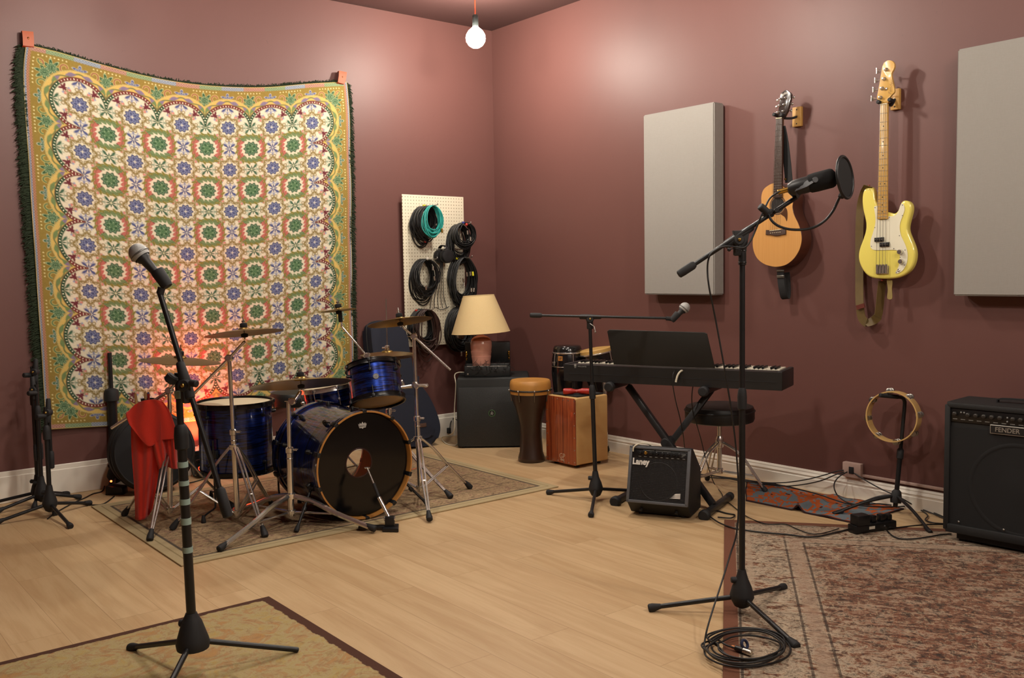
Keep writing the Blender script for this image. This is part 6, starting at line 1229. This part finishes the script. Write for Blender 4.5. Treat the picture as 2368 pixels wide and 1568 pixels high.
# ------------------------------------------------------------------ right side: amplifier, tambourine, wall box, cables
az_ = radians(94); fx = -V((cos(az_), sin(az_), 0)); fN = V((-fx.y, fx.x, 0)); fN = fN if fN.x < 0 else -fN
FA = Z(2183, 1226, .055); fw_, fhh, fdd = .60, D(2185, 926, depth(FA)).z-FA.z, .285
fa = thing('bass_amplifier', 'large black bass amplifier at the right edge beside the tambourine stand', 'amplifier', V((FA.x, FA.y, 0))+fx*fw_/2); mA = axes(FA, fx, up, fN)
MB().prism([(0, 0), (fw_, 0), (fw_, fhh), (0, fhh)], -fdd, .0, mA, bev=.014, seg=3).build('cabinet', TOLEX, fa)
mb = MB()
for c_, s_ in (((.012, fhh/2, .006), (.026, fhh-.02, .018)), ((fw_-.012, fhh/2, .006), (.026, fhh-.02, .018)), ((fw_/2, fhh-.012, .006), (fw_-.02, .026, .018)), ((fw_/2, .020, .006), (fw_-.02, .042, .018))): mb.box(s_, c_, mA, bev=.005)
mb.build('front_frame', TOLEX, fa)
MB().box((fw_-.05, fhh-.135, .006), (fw_/2, fhh/2-.048, .003), mA).build('grille', pm('black_grille_cloth', '#0a0a0b', .75, ns=220, na=.45, bump=.0015), fa)
MB().lathe([(.215, .006), (.205, .009), (.195, .006)], 56, mA @ T(fw_*.54, .245, 0), cap=False).lathe([(.10, .006), (.05, .008), (1e-4, .009)], 40, mA @ T(fw_*.54, .245, 0), cap=False).build('speaker_outline', pm('black_grille_cloth', '#0a0a0b', .75), fa)
MB().box((fw_-.05, .062, .008), (fw_/2, fhh-.058, .003), mA, bev=.001).build('control_panel', pm('panel_black', '#0f0f10', .35), fa)
for k, xx in enumerate((.045, .105, .140, .175, .210, .245, .300, .332, .364, .396, .43, .47, .51)): MB().lathe([(.0105, 0), (.0095, .012), (.007, .014), (1e-4, .0142)], 14, mA @ T(xx, fhh-.052+(.0), .007)).build('knob', pm('dark_knob', '#3a3733', .35, .4), fa)
mb = MB()
for k in range(12): mb.box((.020, .0028, .0005), (.045+.036*k, fhh-.076, .0072), mA)
for xx, yy in ((.072, .043), (.086, .043), (.275, .048), (.275, .066)): mb.ball(mA @ V((xx, fhh-yy, .008)), .0042, 8)
mb.build('panel_print', pm('silver_print', '#8d8d89', .4), fa, 0)
bp = on_plane(2330, 996, FA+fN*.012, fN); mB_ = axes(bp, fx, up, fN); mb = MB().box((.150, .042, .006), (0, 0, 0), mB_, bev=.002, mi=0).box((.142, .034, .002), (0, 0, .003), mB_, mi=1).text('FENDER', .030, mB_ @ T(0, 0, .0042), .0006, mi=0, bold=.0004, sx=.98); mb.build('badge', [pm('silver_badge', '#a8a49c', .35, .6), pm('black_print', '#141414', .5)], fa, 0)
for xx in (.07, fw_*.45, fw_-.07): MB().ball(mA @ V((xx, .055, .006)), .006, 10).build('grille_bolt', SPRING, fa)
MB().strip(spl([mA @ V((fw_*.30, fhh+.001, -fdd/2)), mA @ V((fw_*.34, fhh+.018, -fdd/2)), mA @ V((fw_*.66, fhh+.018, -fdd/2)), mA @ V((fw_*.70, fhh+.001, -fdd/2))], 5), fN, .026, .006).build('carry_handle', RUB, fa)
MB().box((fw_-.10, .034, fdd-.04), (fw_/2, -.017, -fdd/2), mA, bev=.004).build('plinth', RUB, fa)
for a in (.07, fw_-.07):
    for b in (-.05, -fdd+.05): MB().cyl(mA @ V((a, -FA.z+.001, b)), mA @ V((a, -.03, b)), .018, n=14).build('rubber_foot', RUB, fa)
# tambourine hanging on its own small stand
tb = V((-.185, -3.62, 0)); tb = Z(2069, 1186); tb.x = min(tb.x, -.14); dT = depth(tb); tT = D(2092, 938, dT); tst = thing('tambourine_stand', 'short black tripod stand with a bent top holding the tambourine', 'stand', tb); ax = (tT-tb).normalized(); L = (tT-tb).length
MB().cyl(tb+ax*.03, tb+ax*L*.52, .0125, n=16).build('lower_pole', BLKM, tst); MB().lathe([(.013, 0), (.0175, .005), (.0175, .05), (.011, .06)], 16, frame(tb+ax*(L*.5), tT)).build('clutch', RUB, tst)
mb = MB().tube(spl([tb+ax*L*.5, tb+ax*L*.8, tT, D(2091, 926, dT), D(2086, 920, dT), D(2076, 918, dT-.005)], 6), .0098, 10); mb.build('bent_pole', BLKM, tst)
MB().rod(D(2078, 918, dT-.005), D(2034, 914, dT-.03), .0115, 12).rod(D(2050, 918, dT-.02), D(2050, 910, dT-.02), .013, 12).build('arm_grip', RUB, tst)
MB().lathe([(.028, -.03), (.03, -.01), (.024, .03), (.0145, .04)], 16, frame(tb+ax*.085, tT)).build('hub', RUB, tst)
for f in (Z(1930, 1193)[:2], Z(2150, 1236)[:2], Z(1992, 1170)[:2]):
    f = V((min(f[0], -.06), f[1], .014)); s_ = tb+ax*.095; md = s_.lerp(f, .5)+up*.012; MB().tube(spl([s_, md, f], 6), .0085, 10).rod(f+(f-s_).normalized()*.01, f-(f-s_).normalized()*.05, .011, 12).build('leg', BLKM, tst)
tc_ = D(2066, 963, dT-.015); tn = (-_f0*cos(radians(42))-_r0*sin(radians(42))+up*.06).normalized(); m = frame(tc_, tc_+tn); TR_ = .136
tam = thing('tambourine', 'pale wooden headless tambourine hanging on the short bent stand', 'tambourine', tc_-up*TR_)
MB().lathe([(TR_-.006, -.035), (TR_, -.035), (TR_+.0006, -.031), (TR_+.0006, .031), (TR_, .035), (TR_-.006, .035), (TR_-.006, -.035)], 64, m, cap=False).build('hoop', wood('tambourine_wood', '#c09a5c', '#d0ad70', (3, 3, 40), .4, .3), tam)
for k in range(8):
    a = 2*pi*(k+.2)/8; mj = m @ RZ(a) @ T(TR_, 0, 0); mb = MB()
    for s_ in (-.022, -.012, .010, .020): mb.lathe([(1e-4, 0), (.005, .002), (.016, .0), (.016, .001), (.005, .0035), (1e-4, .0015)], 18, mj @ T(.001, .0, s_) @ RY(radians(10 if s_ in (-.012, .020) else -10)), cap=False)
    mb.cyl(mj @ V((0, 0, -.030)), mj @ V((0, 0, .030)), .0016, n=6); mb.build('jingle', SPRING, tam)
    MB().box((.009, .044, .002), (-.0028, 0, .012), mj).build('slot_edge', pm('slot_shadow', '#4a3218', .7), tam) if False else None
# outlet box and raceway on the right wall
o0 = X(1972, 1087, -.02); ob = thing('outlet_box', 'pale surface outlet box on the right wall above the baseboard', 'outlet', (0, o0.y, o0.z-.05)); PK = pm('pale_pink_plastic', '#b89d92', .5)
p_, q_ = X(1950, 1070, -.03), X(1992, 1108, -.03); MB().box((.034, abs(p_.y-q_.y), .085), (-.0175, o0.y, o0.z), bev=.004).build('cover', PK, ob)
MB().box((.014, 1.0, .016), (-.008, q_.y-.49, HBR+.022), bev=.003).build('raceway', PK, ob); MB().box((.006, .03, .04), (-.036, o0.y, o0.z), bev=.002).build('socket', RUB, ob)
# power block on the rug
pbA, pbB = Z(1975, 1228, .02), Z(2058, 1216, .02); dv = (pbB-pbA).normalized(); nv_ = V((-dv.y, dv.x, 0)); PBk = thing('power_bar', 'black power bar with plugged adapters on the faded rug edge', 'power strip', V((pbA.x, pbA.y, 0)).lerp(V((pbB.x, pbB.y, 0)), .5)); m = axes(V((pbA.x, pbA.y, .011)).lerp(V((pbB.x, pbB.y, .011)), .5), dv, nv_, up)
MB().box(((pbB-pbA).length+.03, .062, .042), (0, 0, .021), m, bev=.006).build('housing', BLKP, PBk)
for xx, s_ in ((-.085, (.075, .06, .050)), (.0, (.03, .03, .035)), (.055, (.032, .032, .035)), (.10, (.028, .03, .03))): MB().box(s_, (xx, -.0 if s_[0] < .05 else -.01, .042+s_[2]/2), m, bev=.005).build('plug', BLKP, PBk)
MB().box((.035, .002, .014), (-.03, -.032, .024), m).build('rating_label', pm('ivory_plastic', '#cfc8b6', .4), PBk)
# loose cables on this side
fc_ = lambda a, b, z=.0155: Z(a, b, z); rgp = 'loose black cables on the floor'
cable('black microphone cable running from the pop filter stand to a coil on the rug', [mt-(mh-mt).normalized()*.03, D(1800, 444, dR-.06), D(1781, 458, dR-.05), D(1770, 478, dR-.05), D(1760, 500, dR-.045), D(1748, 530, dR-.03), D(1736, 556, dR-.03), D(1722, 572, dR-.03), D(1700, 571, dR-.035), D(1676, 570, dR-.02), D(1655, 578, dR-.02), D(1641, 592, dR-.02), D(1636, 620, dR), D(1640, 665, dR), D(1655, 740, dR+.02), D(1675, 850, dR+.02), D(1693, 960, dR+.03), D(1704, 1060, dR+.04), D(1708, 1150, dR+.04), D(1704, 1230, dR+.02), D(1688, 1285, dR), D(1668, 1350, dR-.06), D(1650, 1405, dR-.15), D(1636, 1452, dR-.2), Z(1630, 1482, .03)] +
      [Z(1728+7*sin(k*2.7)+((100, 84, 96, 70, 92, 78, 88)[k]+4*sin(3*a+k))*cos(pi+a), 1494+5*cos(k*1.9)-((44, 35, 40, 29, 42, 33, 37)[k]+2*sin(2*a+k))*sin(pi+a), .015+.0045*k) for k in range(7) for a in [2*pi*i/14 for i in range(14)]] + [Z(1660, 1480, .03), Z(1680, 1492, .025), Z(1706, 1500, .022)], .0034, name='microphone_cable', n=6)
cpl = thing('cable_plug', 'silver and black cable plug lying inside the coil on the rug', 'plug', Z(1725, 1506, .012)); a, b, c_ = Z(1700, 1498, .022), Z(1718, 1504, .022), Z(1738, 1511, .022); MB().rod(a, b, .0092, 12).build('sleeve', BLKP, cpl); MB().rod(b, c_, .0098, 14).build('shell', silver, cpl); MB().rod(a.lerp(b, -.45), a, .006, 10).build('strain_relief', pm('orange_plastic', '#c8762c', .5), cpl)
MB().torus(.014, .005, T(Z(1722, 1490, .03)) @ RX(1.1), 20, 8).build('cable_tie', pm('blue_hook_tape', '#1d2340', .8), cpl)
cable('black cable snaking from the power bar across the rug edge to the keyboard stand', [fc_(1985, 1216, .03), fc_(1962, 1224), fc_(1930, 1232), fc_(1895, 1240), fc_(1860, 1241), fc_(1820, 1236), fc_(1770, 1232), fc_(1730, 1227), fc_(1700, 1222), fc_(1672, 1213), fc_(1652, 1202), fc_(1640, 1190, .006), fc_(1650, 1180, .006), fc_(1680, 1187, .006), fc_(1699, 1191, .006), fc_(1690, 1198, .012), fc_(1660, 1196, .008)], grp=rgp)
cable('thin black cable looping across the top edge of the faded rug', [fc_(1672, 1152, .006), fc_(1682, 1160, .006), fc_(1720, 1190, .006), fc_(1745, 1203, .013), fc_(1775, 1212), fc_(1815, 1212), fc_(1840, 1222), fc_(1870, 1233), fc_(1900, 1234), fc_(1940, 1222)], .0026, grp=rgp)
wb = lambda a, b: X(a, b, -.03)
for k, (lab, pts) in enumerate((
    ('black cable sagging left from the wall outlet box, upper of two', [wb(1953, 1087), X(1935, 1090, -.05), X(1905, 1099, -.05), X(1865, 1109, -.06), Z(1815, 1116, .03), Z(1770, 1116, .028), Z(1725, 1110, .024), Z(1680, 1104, .008), Z(1630, 1098, .006), Z(1600, 1094, .006)]),
    ('black cable sagging left from the wall outlet box, lower of two', [wb(1953, 1091), X(1932, 1098, -.07), X(1900, 1111, -.08), Z(1860, 1120, .035), Z(1815, 1124, .032), Z(1760, 1119, .028), Z(1715, 1110, .020), Z(1640, 1104, .006), Z(1605, 1100, .006)]),
    ('black cable running right from the outlet box behind the tambourine stand', [wb(1972, 1092), X(2000, 1110, -.05), X(2040, 1132, -.06), X(2080, 1150, -.06), Z(2120, 1172, .02), Z(2160, 1189, .01), Z(2186, 1200, .008)]),
    ('black cable looping down from the outlet box over the orange rug', [wb(1960, 1091), X(1945, 1099, -.09), X(1932, 1112, -.12), D(1929, 1128, 5.2), Z(1938, 1147, .05), Z(1960, 1162, .034), Z(1990, 1167, .026), Z(2030, 1165, .024), Z(2062, 1168, .024)]),
    ('black cable lying across the orange rug to the tambourine stand', [Z(1640, 1098, .006), Z(1720, 1113, .022), Z(1800, 1121, .03), Z(1850, 1132, .045), Z(1895, 1144, .045), Z(1930, 1156, .035), Z(1970, 1167, .025), Z(2030, 1172, .022), Z(2075, 1172, .016), Z(2110, 1170, .01), Z(2140, 1178, .008), Z(2184, 1196, .008)]),
    ('black cable curling on the rug in front of the bass amplifier', [fc_(2046, 1216, .05), fc_(2052, 1228), fc_(2066, 1240), fc_(2085, 1246), fc_(2115, 1246), fc_(2150, 1241), fc_(2180, 1236), fc_(2200, 1235)]),
    ('black cable looped beside the lower corner of the bass amplifier', [Z(2100, 1168, .008), Z(2130, 1180, .008), Z(2145, 1192, .008), Z(2140, 1202, .008), Z(2158, 1209, .008), Z(2186, 1211, .008)]),
    ('black cable reaching from the power bar to the bass amplifier', [fc_(2058, 1219, .03), fc_(2075, 1220), fc_(2110, 1216), fc_(2150, 1213, .012), fc_(2190, 1213, .01)]))):
    cable(lab, pts, .0036, grp=rgp)
kc = lambda a, b, d_: D(a, b, d_); dk = depth(on_plane(1560, 870, kO, kn))
cable('black cable hanging from the back of the keyboard, left of the two', [kc(1561, 856, dk-.01), kc(1556, 868, dk-.03), kc(1556, 890, dk-.03), kc(1562, 925, dk-.01), kc(1572, 965, dk+.02), kc(1579, 1000, dk+.1), kc(1582, 1025, dk+.2), kc(1585, 1045, dk+.25)], .003, grp='cables hanging from the keyboard')
cable('black cable hanging from the back of the keyboard, right of the two', [kc(1604, 857, dk-.02), kc(1604, 880, dk-.03), kc(1600, 915, dk-.01), kc(1602, 950, dk+.05), kc(1612, 985, dk+.1), kc(1622, 1020, dk+.2), kc(1632, 1060, dk+.25), Z(1650, 1115, .01), Z(1668, 1140, .006), Z(1672, 1152, .006)], .003, grp='cables hanging from the keyboard')
cable('white cable end arching from the back of the keyboard', [kc(1581, 857, dk-.01), kc(1575, 858, dk-.03), kc(1568, 866, dk-.035), kc(1564, 878, dk-.035), kc(1563, 884, dk-.035)], .006, pm('white_cable', '#cdc6b0', .5), name='white_cable')
q0 = mf @ V((.022, fh-.012, .012)); cable('white cable arching over the top left corner of the small amplifier', [mf @ V((.020, fh-.03, .012)), mf @ V((.024, fh-.006, .016)), mf @ V((.050, fh+.014, .006)), mf @ V((.085, fh+.018, -.02)), mf @ V((.10, fh+.012, -.045))], .0042, pm('white_cable', '#cdc6b0', .5), name='white_cable')
cable('white cord dropping from the case down the side of the speaker', [mc @ V((-.004, .06, .03)), mc @ V((-.05, .06, .03)), mc @ V((-.075, .03, .012)), ms @ V((-spw/2-.006, sph-.06, -.05)), ms @ V((-spw/2-.02, .30, -.06)), ms @ V((-spw/2-.03, .12, -.05)), Z(1022, 1012, .02), Z(1032, 1026, .005), Z(1052, 1030, .005), Z(1060, 1024, .005)], .004, pm('white_cable', '#cdc6b0', .5), name='white_cable')
cable('black plug cord looping at the left baseboard beside the speaker', [ms @ V((-spw/2-.005, .20, -.10)), Y(1048, 968, -.03), Y(1042, 978, -.03), Y(1040, 992, -.03), Y(1038, 1000, -.03)], .004, name='power_cable')
b0 = Y(1038, 996, -.03); MB0 = MB().box((.026, .03, .045), (0, 0, 0), T(b0), bev=.005).build('plug', RUB, None); at_base(MB0, b0-up*.02); tag(MB0, 'black plug hanging at the left baseboard next to the speaker', 'plug')
# ------------------------------------------------------------------ pendant bulbs
bulb_m = em('bulb_glass', BULB_C, BULB_E); sock = pm('dark_bronze_socket', '#3c4140', .4, .6); cord = pm('orange_cord', '#d0522e', .7)
def bulb(x, y, label):
    r = thing('pendant_bulb', label, 'light bulb', (x, y, BULB_Z-.06), 0, 'bare pendant bulbs')
    prof = [(.0005, -.070), (.026, -.065), (.049, -.050), (.064, -.026), (.068, 0), (.064, .024), (.051, .046), (.036, .060), (.022, .072), (.017, .082)]
    MB().lathe(prof, 20, T(x, y, BULB_Z), cap=False).build('bulb_glass', bulb_m, r, 80)
    MB().lathe([(.014, .070), (.021, .078), (.021, .150), (.016, .158), (.005, .160)], 16, T(x, y, BULB_Z)).build('socket', sock, r)
    MB().cyl((x, y, BULB_Z+.156), (x, y, CEIL), .0045, n=8).build('cord', cord, r)
bulb(*BULBS[0], 'bare glowing bulb hanging on an orange cord near the room corner')
for k, (b, l) in enumerate(zip(BULBS[1:], ('bare glowing bulb hanging above the tapestry end of the drum kit', 'bare glowing bulb hanging above the keyboard and cajon', 'bare glowing bulb hanging over the middle of the open floor', 'bare glowing bulb over the unseen near end of the olive rug', 'bare glowing bulb over the unseen near end of the faded rug', 'bare glowing bulb at the unseen far end of the room, opposite the tapestry'))): bulb(*b, l)
